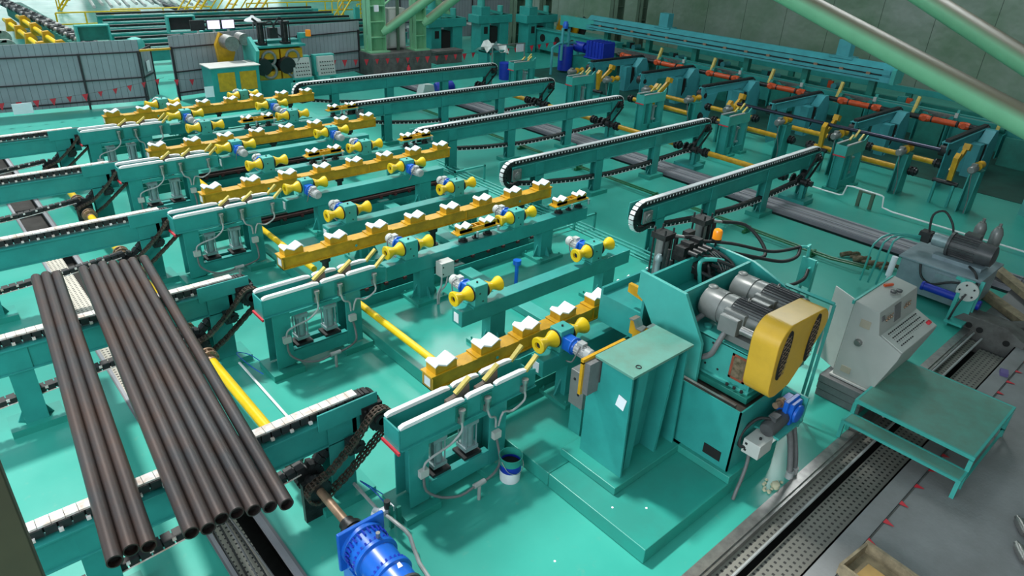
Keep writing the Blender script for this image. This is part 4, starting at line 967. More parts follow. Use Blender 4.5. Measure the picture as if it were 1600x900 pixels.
o = Cn(sw, 'switch', 'rubber'); Cn(kn, 'switch_tag', 'grey_dark', o)
Cn(MB().cyl((10.38, 2.27, 1.19), (10.38, 2.25, 1.235), .03), 'emergency_stop', 'red')
Cn(MB().cbox((9.84, 2.556, 1.44), (.22, .008, .24), rx=-.24), 'instruction_plate', 'hose')
Cn(MB().cbox((9.36, 2.566, 1.49), (.09, .008, .07), rx=-.24), 'meter_window', 'hose')
lm = MB()
for xx, c in ((9.46, 0), (9.54, 0), (9.62, 0), (10.08, 0), (10.16, 0), (10.24, 0)):
    lm.cyl((xx, 2.555, 1.44), (xx, 2.535, 1.435), .02, 10); lm.cbox((xx, 2.546, 1.49), (.05, .006, .02), rx=-.24)
Cn(lm, 'indicator_lamp', 'brass')
Cn(MB().cyl((9.25, 2.74, 1.06), (9.22, 2.74, 1.06), .055, 20).cyl((9.22, 2.74, 1.06), (9.20, 2.74, 1.06), .035, 20), 'socket_cover', 'steel')
Cn(MB().box(9.243, 2.66, 1.30, 9.249, 2.80, 1.42).box(9.243, 2.72, .52, 9.249, 2.86, .62), 'vent_louvre', mat('tan_vent', (.40, .36, .28), .6))
Cn(MB().cbox((9.42, 3.16, 1.04), (.42, .02, 1.16), rz=1.1), 'open_door', 'grey_light', bevel=.004)
Cn(MB().box(9.20, 2.94, 1.6, 10.5, 2.97, 1.655), 'top_trim', 'teal_light')
for n_, (xx, yy) in enumerate(((9.95, 2.72), (10.05, 2.68))):
    tag(MB().lathe((xx, yy, 1.64 if n_ else 1.64), (0,0,1), [(0,.04),(.03,.045),(.035,.03)], 16).build('round_cap', 'grey_dark'), 'small round metal cap lying on top of the console', 'cap', 'round metal caps on the console')
tag(MB().cbox((10.12, 2.86, 1.655), (.16, .035, .03), rz=-.4).build('orange_tool', 'orange'), 'small orange tool on top of the console', 'tool')
t = thing('concrete_blocks', 'stack of dark grey ribbed blocks carrying the console', 'base', (9.2, 2.4, 0))
for k in range(3): MB().box(-.02-.02*k, .02, .13*k, 1.3, .68, .13*k+.12).build('block_course', 'hose', t, bevel=.01)
tag(MB().box(9.22, 2.42, .395, 10.5, 2.98, .42).build('support_board', 'grey_light'), 'thin pale board between console and dark blocks', 'board')
# operator platform with step
t = thing('operator_platform', 'teal steel operator platform with one step spanning the aisle pit', 'platform', (8.75, .90, 0))
MB().box(.02, .02, .475, 1.62, 1.48, .50).build('deck', 'teal_dusty', t)
MB().box(0, 0, .45, .03, 1.5, .503).box(1.61, 0, .45, 1.64, 1.5, .503).box(.03, 0, .45, 1.61, .03, .503).box(.03, 1.47, .45, 1.61, 1.5, .503).build('deck_frame', 'teal_light', t)
MB().box(-.26, .02, .27, -.02, 1.48, .285).build('step_tread', 'teal_dusty', t)
MB().box(-.29, 0, .25, -.26, 1.5, .288).box(-.03, 0, .25, 0, 1.5, .288).box(-.26, 0, .25, -.03, .03, .288).box(-.26, 1.47, .25, -.03, 1.5, .288).build('step_frame', 'teal_light', t)
for x, y, h in ((-.29, 0, .25), (-.29, 1.45, .25), (-.03, 0, .45), (-.03, 1.45, .45), (1.60, 0, .45), (1.60, 1.45, .45)):
    MB().box(x, y, 0, x+.04, y+.05, h).build('leg', 'teal_light', t)
MB().box(1.60, 0, .10, 1.64, 1.5, .13).box(0, 0, .10, 1.6, .03, .12).build('brace', 'teal_light', t)
# rope with red pennants, lying by the joint
def bunting(name, label, p0, p1, n, lying=False, sag=0., flag=.10):
    t = thing('pennant_rope', label, 'bunting', p0)
    a = Vector(p0); b = Vector(p1); d = b-a
    pts = [tuple(d*(k/8)+Vector((0,0,-sag*math.sin(PI*k/8)))) for k in range(9)]
    MB().tube(pts, .004, 4, 1).build('rope', 'rubber', t)
    pr = None
    for k in range(n):
        q = (k+.5)/n; c = d*q+Vector((0,0,-sag*math.sin(PI*q)))
        u = d.normalized()
        if lying: v = Vector((random.uniform(-.3,.3), -1, 0)).normalized(); w = Vector((0,0,1))
        else: v = Vector((0,0,-1)); w = Vector((0,1,0))
        bm = MB(); s = flag*random.uniform(.85, 1.15)
        jig = u.cross(Vector((0,0,1)))*random.uniform(-.15,.15)
        P = [c-u*s*.5, c+u*s*.5, c+v*s*1.25+jig*s]
        vs = [bm.bm.verts.new(p+w*.002) for p in P]; bm.bm.faces.new(vs)
        vs = [bm.bm.verts.new(p-w*.002) for p in P]; bm.bm.faces.new(vs)
        bm.build('pennant', 'red', t, smooth=False)
bunting('x', 'rope of red pennants lying on concrete beside aisle pit', (5.8, 1.30, .012), (13.6, 1.30, .012), 17, True, flag=.085)
bunting('x', 'rope of red pennants hung low in front of left sheet fence', (1.2, 24.9, .75), (7.0, 25.3, .95), 13, sag=.18, flag=.16)
bunting('x', 'rope of red pennants in front of the sheet fence by the doorway', (7.1, 25.2, .9), (9.2, 25.5, .9), 4, sag=.1, flag=.16)
bunting('x', 'rope of red pennants crossing before the green column base', (13.2, 25.6, 1.0), (25.5, 24.6, 1.2), 26, sag=.2, flag=.20)
# purple rag on concrete, wooden crate, chrome parts
tag(MB().cbox((12.2, 1.40, .03), (.16, .11, .06), rz=.3).build('purple_packet', mat('purple_packet', (.13, .10, .28), .6)), 'small purple packet on the concrete beside pit', 'packet')
t = thing('wooden_crate', 'open wooden crate with cardboard in it at bottom right edge', 'crate', (6.15, .70, 0), rz=-.10)
MB().box(0, 0, 0, .03, .62, .15).box(.52, 0, 0, .55, .62, .15).box(.03, .59, 0, .52, .62, .15).box(.03, 0, 0, .52, .03, .15).box(.52, 0, .15, .56, .62, .165).build('crate_sides', 'wood', t)
MB().box(.03, .03, 0, .52, .59, .02).build('crate_floor', 'wood', t)
tag(MB().cbox((6.34, 1.02, .08), (.26, .22, .10), rz=-.1).build('cardboard_box', 'card'), 'brown cardboard box inside the wooden crate', 'box')
for i, (x, y) in enumerate(((8.42, .10), (7.95, -.02))):
    t = thing('chrome_roller', 'shiny steel roller on the concrete at right edge, %s one' % ('upper', 'lower')[i], 'roller', (x, y, .06), rz=.6)
    MB().lathe((0,0,0), (1,0,0), [(0,.03),(.06,.03),(.06,.055),(.26,.055),(.26,.03),(.32,.03)], 18).build('body', 'steel', t)
# white specks of litter
for x, y in ((3.95, 3.35), (4.85, 3.35), (5.15, 3.1)):
    tag(MB().lathe((x, y, 0 if x < 4.6 else .21), (0,0,1), [(0,.014),(.004,.014)], 8).build('litter', 'paper'), 'tiny pale scrap on the green floor near the cutting machine', 'litter', 'tiny pale scraps')
# ------------------------------------------------------------------ hydraulic power unit on the right
t = thing('hydraulic_power_unit', 'grey-blue hydraulic power unit with dark motor and two accumulators', 'machine', (13.9, 2.5, 0))
tk = mat('tank_blue_grey', (.26, .34, .38), .4, var=.2, vs=4)
def Hp(mb, name, m, parent=None, bevel=0.):
    for v in mb.bm.verts: v.co -= Vector((13.9, 2.5, 0))
    return mb.build(name, m, parent or t, bevel=bevel)
Hp(MB().box(13.85, 2.50, .08, 15.05, 3.85, .72).box(13.80, 2.45, .70, 15.10, 3.9, .74), 'tank', tk, bevel=.008)
Hp(MB().box(14.20, 2.60, .74, 14.62, 3.45, .82), 'motor_base', tk)
m = MB().lathe((14.42, 2.50, 1.04), (0,1,0), [(0,.12),(.03,.20),(.30,.21),(.30,.19),(.75,.19),(.75,.235),(.80,.235)], 28)
for k in range(22):
    a = 2*PI*k/22; m.cbox((14.42+.2*math.cos(a), 3.02, 1.04+.2*math.sin(a)), (.03, .44, .01), ry=-a)
o = Hp(m, 'electric_motor', 'grey_dark')
Hp(MB().cbox((14.62, 3.0, 1.22), (.2, .26, .12)), 'terminal_box', 'grey_dark', o)
Hp(MB().lathe((14.42, 3.30, 1.04), (0,1,0), [(0,.13),(.28,.13)], 22), 'bell_housing', 'cyl_grey')
Hp(MB().lathe((14.42, 3.58, 1.04), (0,1,0), [(0,.09),(.26,.09)], 14).cbox((14.42, 3.72, 1.04), (.22, .2, .2)), 'pump', 'rubber')
for x, y in ((15.30, 3.08), (15.26, 2.78)):
    o = Hp(MB().lathe((x, y, .62), (0,0,1), [(0,.05),(.05,.10),(.60,.105),(.70,.07),(.72,.04)], 20), 'accumulator', 'grey')
    Hp(MB().cyl((x, y, 1.32), (x, y, 1.42), .03).cyl((x, y, 1.33), (x, y, 1.35), .055), 'valve_cap', 'steel', o)
Hp(MB().box(15.05, 2.6, .3, 15.2, 3.3, .62), 'accumulator_bracket', 'grey_dark')
Hp(MB().lathe((13.62, 3.30, .38), (0,-1,0), [(0,.09),(.04,.09),(.04,.075),(.95,.075),(.95,.09),(1.0,.09)], 20), 'oil_cooler', 'blue_deep')
for q in ([(14.45, 3.7, 1.1), (14.5, 3.75, 1.45), (14.6, 3.6, 1.55), (14.6, 3.4, 1.35), (14.5, 3.3, 1.15)], [(13.83, 3.5, .7), (13.75, 3.4, .5), (13.76, 3.2, .40), (13.80, 2.9, .55), (13.83, 2.6, .6)], [(14.2, 2.8, .8), (13.95, 2.6, .78), (13.78, 2.5, .6), (13.76, 2.6, .4)]):
    Hp(MB().tube(q, .022, 8, 4), 'hose', 'rubber')
for k in range(3):
    yy = 3.92+.14*k
    Hp(MB().tube([(14.3, 3.78, .96+.04*k), (13.95, yy, 1.08-.02*k), (13.62-.06*k, yy+.1, 1.02-.06*k), (13.55-.06*k, yy+.1, .6), (13.5-.04*k, yy+.12, .12)], .020, 8, 2), 'teal_pipe', 'teal_light')
Hp(MB().cyl((13.4, 3.85, .42), (13.42, 3.84, .82), .055, 16).cyl((13.38, 3.87, .05), (13.4, 3.85, .42), .018), 'dropper_bottle', 'paper')
Hp(MB().box(13.83, 2.8, .3, 13.849, 3.2, .62), 'tank_cover', 'cyl_grey')
t2 = thing('pump_stand', 'pale teal slanted stand with round grey disc plate by the power unit', 'stand', (13.35, 2.50, 0))
b = MB().cbox((-.1, .12, .42), (.05, .06, .95), rx=0, ry=.12).cbox((.18, -.12, .42), (.05, .06, .85), ry=.12).cbox((.0, .0, .1), (.5, .3, .04)).cbox((-.02, .1, .86), (.05, .3, .05)).cbox((.04, 0, .35), (.03, .26, .7), ry=.1)
b.build('frame', 'teal_light', t2)
MB().cyl((-.06, 0, .70), (-.10, 0, .70), .18, 22).build('disc_plate', 'grey_light', t2)
bb = MB()
for k in range(5):
    a = k*2*PI/5; bb.cyl((-.10, .12*math.cos(a), .70+.12*math.sin(a)), (-.125, .12*math.cos(a), .70+.12*math.sin(a)), .016, 8)
bb.build('disc_bolt', 'rubber', t2)
MB().tube([(-.12, 0, .66), (-.2, .05, .45), (-.22, .08, .2), (-.1, .12, .04)], .018, 8, 4).build('black_cable', 'rubber', t2)
# planks and steel channels lying right of the pit end
for i, (x, y, rz, m_) in enumerate(((14.6, 2.0, .9, 'wood'), (15.3, 1.55, .55, 'panel_lines'), (14.4, 1.35, -.6, 'concrete_dk'), (15.9, 2.35, .75, 'wood'))):
    tag(MB().cbox((0,0,.07+.03*i), (2.3, .22, .12)).build('channel_beam', m_, loc=(x, y, 0)), ('old timber beam lying beside the pit end block', 'grooved steel channel lying near the right edge', 'short dark beam lying across the pit end', 'rearmost timber beam near the power unit')[i], 'beam').rotation_euler = (0, 0, rz)
# rag pile
rg = MB()
for k in range(11):
    x0 = 14.55+random.uniform(-.12,.12); y0 = 5.2-k*.09
    rg.tube([(x0, y0, .05), (x0+.1+random.uniform(-.1,.1), y0-.12, .09), (x0+.22, y0-.2+random.uniform(-.08,.08), .05)], random.uniform(.03,.055), 8, 3)
tag(rg.build('rag_pile', 'rag'), 'crumpled brown cloth rags lying beside green floor pipes', 'rags', kind='stuff')
# green pipes across the floor
for k, dx in enumerate((.2, .31)):
    tag(MB().tube([(13.75+dx, 22, .10), (13.75+dx, 5.2, .10), (13.8+dx, 4.7, .14), (13.95+dx, 4.45, .10)], .021, 8, 1).build('floor_pipe', 'green_pipe'), 'dark green pipe of a pair running across the floor under the right conveyors', 'pipe', 'dark green floor pipe pair')
for y in (15, 12.6, 9.9, 7.2, 5.6):
    tag(MB().box(13.84, y-.04, 0, 14.18, y+.04, .06).box(13.9, y-.02, .06, 14.12, y+.02, .13).build('pipe_clamp', 'green_pipe'), 'green clamp holding the pair of green floor pipes', 'clamp', 'clamps on the green pipe pair')
tag(MB().tube([(18.15, 13.5, .12), (18.15, 7.0, .12), (18.12, 6.9, .16), (18.12, 6.85, .42), (18.12, 6.7, .44), (18.12, 5.95, .42), (18.12, 5.9, .40), (18.1, 5.85, .14), (18.1, 5.6, .10), (18.1, 2.2, .10)], .022, 8, 1).build('air_pipe', 'white'), 'white air pipe with two raised jogs along the right line', 'pipe')
tag(MB().box(18.05, 6.42, 0, 18.12, 6.5, .42).box(18.05, 6.1, 0, 18.12, 6.18, .42).box(18.06, 6.1, .38, 18.10, 6.5, .41).build('pipe_post', 'column_dk'), 'short olive two-legged support under the raised white pipe', 'support')
# ------------------------------------------------------------------ right-hand table: rollers, arms, cardan shafts, kickers
def single_roller():
    t = thing('driven_roller', None, 'roller')
    MB().lathe((-.20, 0, 1.22), (1,0,0), [(0,.11),(.03,.11),(.13,.06),(.19,.06),(.29,.10),(.32,.10)], 20).build('diabolo_roller', 'yellow', t)
    MB().cyl((.13, 0, 1.22), (.17, 0, 1.22), .095, 18).build('steel_rim', 'steel', t)
    m = MB().lathe((-.24, 0, 1.20), (-1, 0, 0), [(0,.06),(.05,.08),(.13,.08),(.13,.10),(.36,.10),(.40,.07)], 18).cbox((-.46, 0, 1.31), (.12, .12, .06)); m.build('gear_motor', 'grey', t)
    c = MB().prism([(-.28, 0), (.20, 0), (.14, 1.08), (-.20, 1.08)], 'y', -.12, -.09).prism([(-.28, 0), (.20, 0), (.14, 1.08), (-.20, 1.08)], 'y', .09, .12).box(-.20, -.12, 1.06, .18, .12, 1.10).box(-.03, -.09, 0, .0, .09, 1.06)
    c.build('stand', 'teal', t)
    MB().tube([(-.5, 0, 1.12), (-.5, -.05, .8), (-.4, -.1, .4), (-.42, -.12, .05)], .012, 6, 3).build('cable', 'hose', t)
    return t
SR = single_roller(); ys = [4.6, 6.35, 8.15, 9.9, 11.7, 13.2, 15.0, 16.8, 18.6]
for i, y in enumerate(ys):
    lab = 'yellow roller with grey motor on right-hand line, %s from the power unit' % ORD[i].replace('nearest', 'first')
    if i == 0: SR.location = (20.2, y, 0); SR['label'] = lab; SR['group'] = 'driven rollers of the right line'
    else: dup(SR, (20.2, y, 0), lab, 'driven rollers of the right line')
def arm_unit():
    t = thing('inclined_conveyor', None, 'conveyor')
    MB().box(0, -.09, 1.02, 3.3, -.06, 1.26).box(0, .06, 1.02, 3.3, .09, 1.26).box(0, -.12, 1.255, 3.3, .12, 1.27).build('beam', 'teal_blue', t)
    b = MB(); link_run(b, [(0.1, 1.31), (3.35, 1.31)], .13, .08, .12, 0); b.cyl((3.3, -.1, 1.16), (3.3, .1, 1.16), .16, 18).cyl((.05, -.1, 1.05), (.05, .1, 1.05), .16, 18); b.build('chain', 'rubber', t)
    MB().prism([(.0, 0), (.5, 0), (.95, 1.02), (.25, 1.02), (.0, 1.30), (-.1, 1.30), (-.1, .2)], 'y', -.11, -.08).build('front_bracket', 'teal_blue', t)
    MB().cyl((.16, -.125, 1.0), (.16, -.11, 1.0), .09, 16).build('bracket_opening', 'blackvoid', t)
    MB().prism([(2.0, 0), (3.4, 0), (3.4, .85), (3.15, 1.28), (2.9, 1.28), (2.55, .95), (2.55, .6)], 'y', -.42, -.12).prism([(1.9, 0), (2.25, 0), (2.25, 1.0), (1.9, 1.0)], 'y', -.40, -.1).prism([(2.3, 0), (2.6, 0), (2.6, 1.0), (2.3, 1.0)], 'y', -.1, .3).build('gear_housing', 'teal_blue', t, bevel=.01)
    MB().box(2.27, -.41, 0, 2.42, -.13, .95).build('dark_slot_fill', 'pit_dark_slot' if False else 'blackvoid', t)  # solid black block painting in the dark inside the slot
    return t
AU = arm_unit(); AY = [19.4, 16.75, 14.0, 11.25, 8.5, 5.9]
al = ['farthest dark-topped inclined transfer arm, by blue gearbox', 'second farthest dark-topped transfer arm', 'third farthest dark-topped transfer arm', 'third nearest dark-topped transfer arm', 'second nearest dark-topped transfer arm', 'nearest dark-topped transfer arm, at right edge']
for i, y in enumerate(AY):
    if i == 0: AU.location = (21.6, y, 0); AU['label'] = al[0]; AU['group'] = 'dark-topped transfer arms of the right line'
    else: dup(AU, (21.6, y, 0), al[i])
def cardan():
    t = thing('cardan_shaft', None, 'shaft')
    MB().cyl((0, -.42, 0), (0, .45, 0), .095, 18).build('tube', 'orange', t)
    for s in (-1, 1):
        MB().lathe((0, s*.78, 0), (0,-s,0), [(0,.10),(.06,.12),(.16,.12),(.26,.11),(.32,.09)], 16).cyl((-.14, s*.62, 0), (.14, s*.62, 0), .085, 14).build('universal_joint', 'orange', t)
        MB().cyl((0, s*.78, 0), (0, s*1.15, 0), .085, 14).cyl((0, s*.42, 0), (0, s*.37, 0), .10, 14).build('end_flange', 'steel_dark', t)
    return t
CD = cardan()
cl = ['orange universal-joint shaft next to blue gearbox', 'second orange universal-joint shaft from blue gearbox', 'third orange universal-joint shaft from blue gearbox', 'fourth orange universal-joint shaft from the blue gearbox', 'fifth orange universal-joint shaft from blue gearbox', 'orange universal-joint shaft nearest camera at right']
for i, y in enumerate([20.2]+[a-1.42 for a in AY[:5]]):
    if i == 0: CD.location = (25.0, y, 1.15); CD['label'] = cl[0]; CD['group'] = 'orange cardan shafts'; CD.scale = (1, .55, 1)
    else: o = dup(CD, (25.0, y, 1.15), cl[i]); o.scale = (1, .95, 1)
t = thing('drive_gearbox', 'deep blue gearbox with motor driving orange shafts', 'gearbox', (25.0, 21.9, 0))
MB().box(-.40, -.55, .80, .40, .55, 1.55).box(-.46, -.6, .78, .46, .6, .86).build('gear_housing', 'blue_deep', t, bevel=.03)
rb = MB()
for k in range(5): rb.box(-.43, -.45+.2*k, .86, .43, -.42+.2*k, 1.57)
rb.build('rib', 'blue_deep', t)
m = MB().lathe((-.1, .6, 1.15), (0,1,0), [(0,.14),(.2,.14),(.2,.24),(.8,.24),(.84,.18)], 22); m.build('motor', 'blue_deep', t)
MB().box(-.5, -.7, 0, .5, 1.3, .78).build('pedestal', 'teal_dark', t)
t = thing('drive_gearbox', 'bright blue motor peeking in at right edge above power unit', 'gearbox', (22.0, 3.1, 0))
MB().lathe((0, .5, 1.15), (0,-1,0), [(0,.2),(.1,.34),(.8,.34),(.9,.2)], 24).build('gear_housing', 'blue', t)
MB().cyl((-.6, .4, 1.05), (-.25, .4, 1.05), .12, 18).build('shaft_sleeve', 'steel', t)
MB().box(-.35, -.4, 0, .35, .5, .85).prism([(-.9, 0), (-.5, 0), (-.6, .8), (-.8, .8)], 'y', .2, .5).build('pedestal', 'teal', t)
ln = [(20.35, .62, 6.0, 9.2, 'yellow shaft in front of discharge frames, right side nearest'), (20.35, .62, 9.6, 12.6, 'yellow shaft in front of transfer arms, second on the right'), (20.35, .62, 13.0, 16.2, 'yellow shaft between third and fourth discharge frames'),
      (21.6, .68, 5.8, 8.0, 'rear yellow shaft behind the first two driven rollers'), (21.6, .68, 8.9, 10.9, 'rear yellow shaft behind the third driven roller'), (21.6, .68, 11.6, 13.7, 'rear yellow shaft behind the fifth driven roller'), (21.6, .68, 14.3, 16.4, 'rear yellow shaft far along right line')]
for x, z, a, b, l in ln: shaft(x, z, a, b, .075, 'yellow', l, cm='steel_dark', group='yellow shafts of the right line')
def kicker():
    t = thing('pipe_kicker', None, 'kicker')
    MB().prism([(-.05, .70), (.02, .70), (.10, 1.38), (.0, 1.42), (-.12, 1.30)], 'y', -.14, -.02).build('upright_plate', 'yellow', t)
    MB().prism([(.0, .95), (.1, .9), (.75, 1.30), (.85, 1.5), (.68, 1.5), (.62, 1.38)], 'y', -.05, .03).build('arm', 'yellow', t)
    MB().cbox((.75, -.03, 1.45), (.2, .16, .16), ry=.3).build('pad', 'yellow', t)
    MB().cyl((0, -.3, .62), (0, .3, .62), .06, 12).build('pivot', 'steel_dark', t)
    MB().box(-.05, -.25, 0, .05, -.19, .6).box(-.05, .19, 0, .05, .25, .6).build('pivot_stand', 'teal', t)
    return t
KK = kicker()
for i, (x, y, l) in enumerate(((20.1, 11.95, 'yellow kicker arm at near end of the long polished black pipe'), (20.1, 14.9, 'yellow kicker arm between the middle transfer arms'), (20.1, 8.75, 'yellow kicker arm under the long black pipe'), (20.1, 5.2, 'yellow kicker arm at the right edge of the right line'), (20.1, 17.6, 'farthest yellow kicker arm, near blue gearbox'))):
    if i == 0: KK.location = (x, y, 0); KK['label'] = l; KK['group'] = 'yellow kicker arms'
    else: dup(KK, (x, y, 0), l)
t = thing('steel_pipe', 'long thin polished dark pipe lying on the right line rollers', 'pipe', (20.25, 5.6, 1.36))
MB().lathe((0,0,0), (-.025,1,0), [(0,.055),(6.0,.055)], 18).build('pipe_wall', 'pipe_polished', t)
# rear rows of the right line
def rear_unit():
    t = thing('rear_lifter', None, 'frame')
    MB().prism([(0, .2), (1.0, .2), (1.0, 1.10), (.85, 1.10), (.75, 1.0), (.2, 1.0), (.1, 1.12), (0, 1.12)], 'x', -.03, 0).box(-.5, 0, .2, 0, .03, .95).box(-.5, .97, .2, 0, 1.0, .95).build('side_plate', 'teal', t)
    MB().prism([(-.25, .85), (-.12, .85), (.12, 1.50), (.02, 1.55)], 'y', 1.2, 1.30).build('lever', 'stop_yellow', t)
    MB().cyl((-.1, 1.05, 1.05), (-.1, 1.18, 1.05), .13, 16).build('wheel', 'teal_dark', t)
    MB().tube([(.05, -.1, 1.15), (.2, -.14, 1.05), (.15, -.2, .7), (.0, -.25, .5)], .025, 6, 3).build('hose', 'teal_light', t)
    MB().box(-.45, .1, 0, -.3, .9, .9).box(.15, .3, .0, .3, .45, 1.0).box(.15, .75, .0, .3, .9, 1.0).build('post', 'teal_dark', t)
    return t
RU = rear_unit(); MB().box(.05, -1.65, .30, .10, 0, 1.10).box(.05, -1.65, 1.10, .2, 0, 1.13).prism([(-.2, 0), (.3, 0), (.3, .5), (.1, .95), (-.2, .95)], 'y', -.06, -.02).build('trough_panel', 'teal', RU)
MB().box(.02, -.10, 1.0, .10, -.02, 1.35).build('tab_plate', 'teal_light', RU); MB().box(-.06, -.1, 1.1, 0, .0, 1.25).build('white_block', 'grey_light', RU)
struct(MB().box(22.2, 2.4, 0, 33.5, 24.5, .012), 'trim_8', mat('painted_shade_sheet', (.008, .085, .065), .5, var=.5, vs=2))  # thin sheet added over the floor; its dark colour paints in shade

for i, y in enumerate((18.2, 15.4, 12.7, 9.9, 7.2, 4.6)):
    l = 'teal rear lifter with pale lever behind orange shafts, %s from the power unit' % ['sixth', 'fifth', 'fourth', 'third', 'second', 'first'][i]
    if i == 0: RU.location = (26.3, y, 0); RU['label'] = l; RU['group'] = 'teal lifters behind the orange shafts'
    else: dup(RU, (26.3, y, 0), l)
for i, (x, z, y0, y1, m_, l) in enumerate(((26.9, 1.05, 3.5, 24, 'steel', 'long grey rail behind the orange shafts'), (27.6, 1.0, 3.5, 24, 'teal', 'long teal rail before the light blue bridge beam'), (29.6, .8, 3.5, 24.5, 'teal_dark', 'dark teal bed beam under the light blue bridge'), (31.2, 1.0, 2, 22, 'teal', 'rear teal beam along the green wall'))):
    t = thing('rail_beam', l, 'rail', (x, y0, 0))
    MB().box(-.10, 0, z-.22, .10, y1-y0, z).build('beam', m_, t)
    for k in range(int((y1-y0)/2.6)): MB().box(-.08, .5+2.6*k, 0, .08, .75+2.6*k, z-.22).build('leg', 'teal_dark', t)
for i, (y, h) in enumerate(((23.0, 1.0), (20.3, .9), (17.8, 1.0), (15.3, .9), (12.6, 1.0), (9.5, .9), (6.4, 1.0), (3.6, .9))):
    t = thing('stop_unit', 'teal and grey stop unit under the light blue bridge, %s from the columns' % ORD[i].replace('nearest', 'first'), 'machine', (28.9, y, 0), group='stop units under the bridge')
    MB().box(-.35, -.5, 0, .35, .5, h-.3).box(-.5, -.65, h-.3, .1, .65, h-.22).build('body', 'teal_dark', t)
    MB().cyl((-.4, -.2, h-.05), (.1, -.2, h-.05), .12, 14).build('roller', 'teal_blue', t)
    MB().box(-.1, .2, h-.22, .2, .5, h+.1).build('head', 'teal', t)
    MB().box(-.3, -.1, h-.22, -.2, .1, h+.12).build('tab', ('orange' if i > 3 else 'steel_dark'), t)
# light blue bridge beam with wall brackets
t = thing('bridge_beam', 'long light blue channelled bridge beam along the green wall', 'beam', (28.0, 10.1, 0))
MB().prism([(0, 1.55), (.5, 1.55), (.5, 2.05), (.38, 2.15), (.22, 2.15), (0, 1.95)], 'y', 0, 15.5).box(-.15, 0, 1.52, 0, 15.4, 1.72).box(-.05, .1, 1.78, 0, 15.3, 1.92).build('girder', 'teal_blue', t)
MB().box(-.06, .4, 1.735, -.01, 15.2, 1.765).box(-.02, .4, 1.94, .02, 15.2, 1.96).box(-.16, .4, 1.60, -.151, 15.2, 1.62).build('dark_groove', 'blackvoid', t)
cl_ = MB()
for k in range(14): cl_.box(-.12, .8+1.05*k, 1.72, -.04, .95+1.05*k, 1.80)
cl_.build('clip', 'brass', t)
MB().prism([(-.2, 1.5), (.55, 1.5), (.65, 2.0), (.45, 2.2), (.1, 2.2), (-.2, 2.0)], 'y', -.15, 0).build('end_plate', 'teal_light', t)
MB().box(-.06, 15.0, 1.45, .3, 17.4, 1.95).build('end_box', 'teal_light', t)
for y in (1.9, 10.6): MB().box(.2, y, 2.1, .6, y+.5, 2.75).box(.1, y-.2, 2.08, .7, y+.7, 2.16).build('bracket', 'teal_blue', t)
for k in range(6): MB().box(.1, .6+2.7*k, 0, .35, .85+2.7*k, 1.55).build('leg', 'teal_dark', t)
# beam with three round openings near the columns
t = thing('bed_beam', 'teal bed beam with three dark round openings beside green columns', 'beam', (27.0, 22.6, 0))
MB().box(0, 0, .2, .4, 6.4, 1.2).box(-.1, 0, 1.2, .5, 6.4, 1.26).build('beam', 'teal', t)
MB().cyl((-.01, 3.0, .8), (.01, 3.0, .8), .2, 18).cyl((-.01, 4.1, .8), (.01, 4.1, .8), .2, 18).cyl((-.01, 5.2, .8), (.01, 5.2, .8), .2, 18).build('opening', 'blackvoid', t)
MB().box(.05, .5, 0, .35, 1, .2).box(.05, 5.4, 0, .35, 5.9, .2).build('foot', 'teal_dark', t)
t = thing('hazard_stack', 'yellow and dark striped barrier parts behind the round-holed beam', 'barrier', (30.0, 29.5, 0))
for k in range(4): MB().cbox((.3*k, -.3*k, .9), (.12, .5, 1.4), rx=.4).build('striped_bar', 'yellow' if k % 2 == 0 else 'rubber', t)
# ------------------------------------------------------------------ columns and braces
def hcol(name, label, x, y, w, d, z0, m, h=14):
    t = thing('steel_column', label, 'column', (x, y, z0))
    MB().box(-w/2, -d/2, 0, -w/2+.03, d/2, h).box(w/2-.03, -d/2, 0, w/2, d/2, h).box(-w/2, -.015, 0, w/2, .015, h).build('h_section', m, t)
    MB().box(-w/2-.12, -d/2-.12, 0, w/2+.12, d/2+.12, .06).prism([(w/2, .06), (w/2+.12, .06), (w/2, .7)], 'y', -.02, .02).prism([(-w/2, .06), (-w/2-.12, .06), (-w/2, .7)], 'y', -.02, .02).build('base_plate', m, t)
    st_ = MB()
    for k in range(9): st_.box(-w/2+.03, -d/2, .6+k*.62, w/2-.03, d/2, .63+k*.62)
    st_.build('stiffener', m, t)
    return t
pd = tag(MB().box(15.6, 26.2, 0, 18.6, 27.6, .95).build('column_pedestal', 'concrete_dk', bevel=.02), 'low grey concrete pedestal under bright green columns', 'pedestal')
hcol('c', 'left bright green H-column on the concrete pedestal', 16.15, 26.9, .75, .6, .95, 'column')
hcol('c', 'right bright green H-column on the concrete pedestal', 18.15, 26.6, .55, .5, .95, 'column')
lat = thing('lattice_panel', 'green bracing web between bright green columns', 'lattice', (17.1, 26.8, .95))
for k in range(6):
    MB().tube([(-.6, 0, .6+1.2*k), (.9, -.1, 1.7+1.2*k)], .05, 6, 0).build('lattice_bar', 'column', lat)
MB().box(.1, -.05, 0, .2, .05, 12).build('cable_riser', 'column_dk', lat)
cab = thing('wall_cabinet', 'beige cabinet standing between bright green columns', 'cabinet', (17.2, 27.1, .95))
MB().box(-.35, -.2, .1, .5, .3, 1.7).build('body', 'console', cab); MB().box(-.3, -.21, .15, .45, -.2, 1.65).build('door', 'grey_light', cab)
tag(MB().box(15.95, 26.5, 2.6, 16.15, 26.56, 2.85).build('sign_plate', 'paper'), 'small white box on left bright green column', 'box')
for (x, y, s, l) in ((27.5, 30.5, .6, 'dark olive column left of the far wall corner'), (29.2, 30.0, .5, 'dark olive column close to the far wall corner'), (30.6, 25.9, .55, 'dark olive column behind the blue gearbox'), (31.6, 25.0, .4, 'slim dark olive column beside light blue bridge')): hcol('c', l, x, y, s, s, 0, 'column_dk')
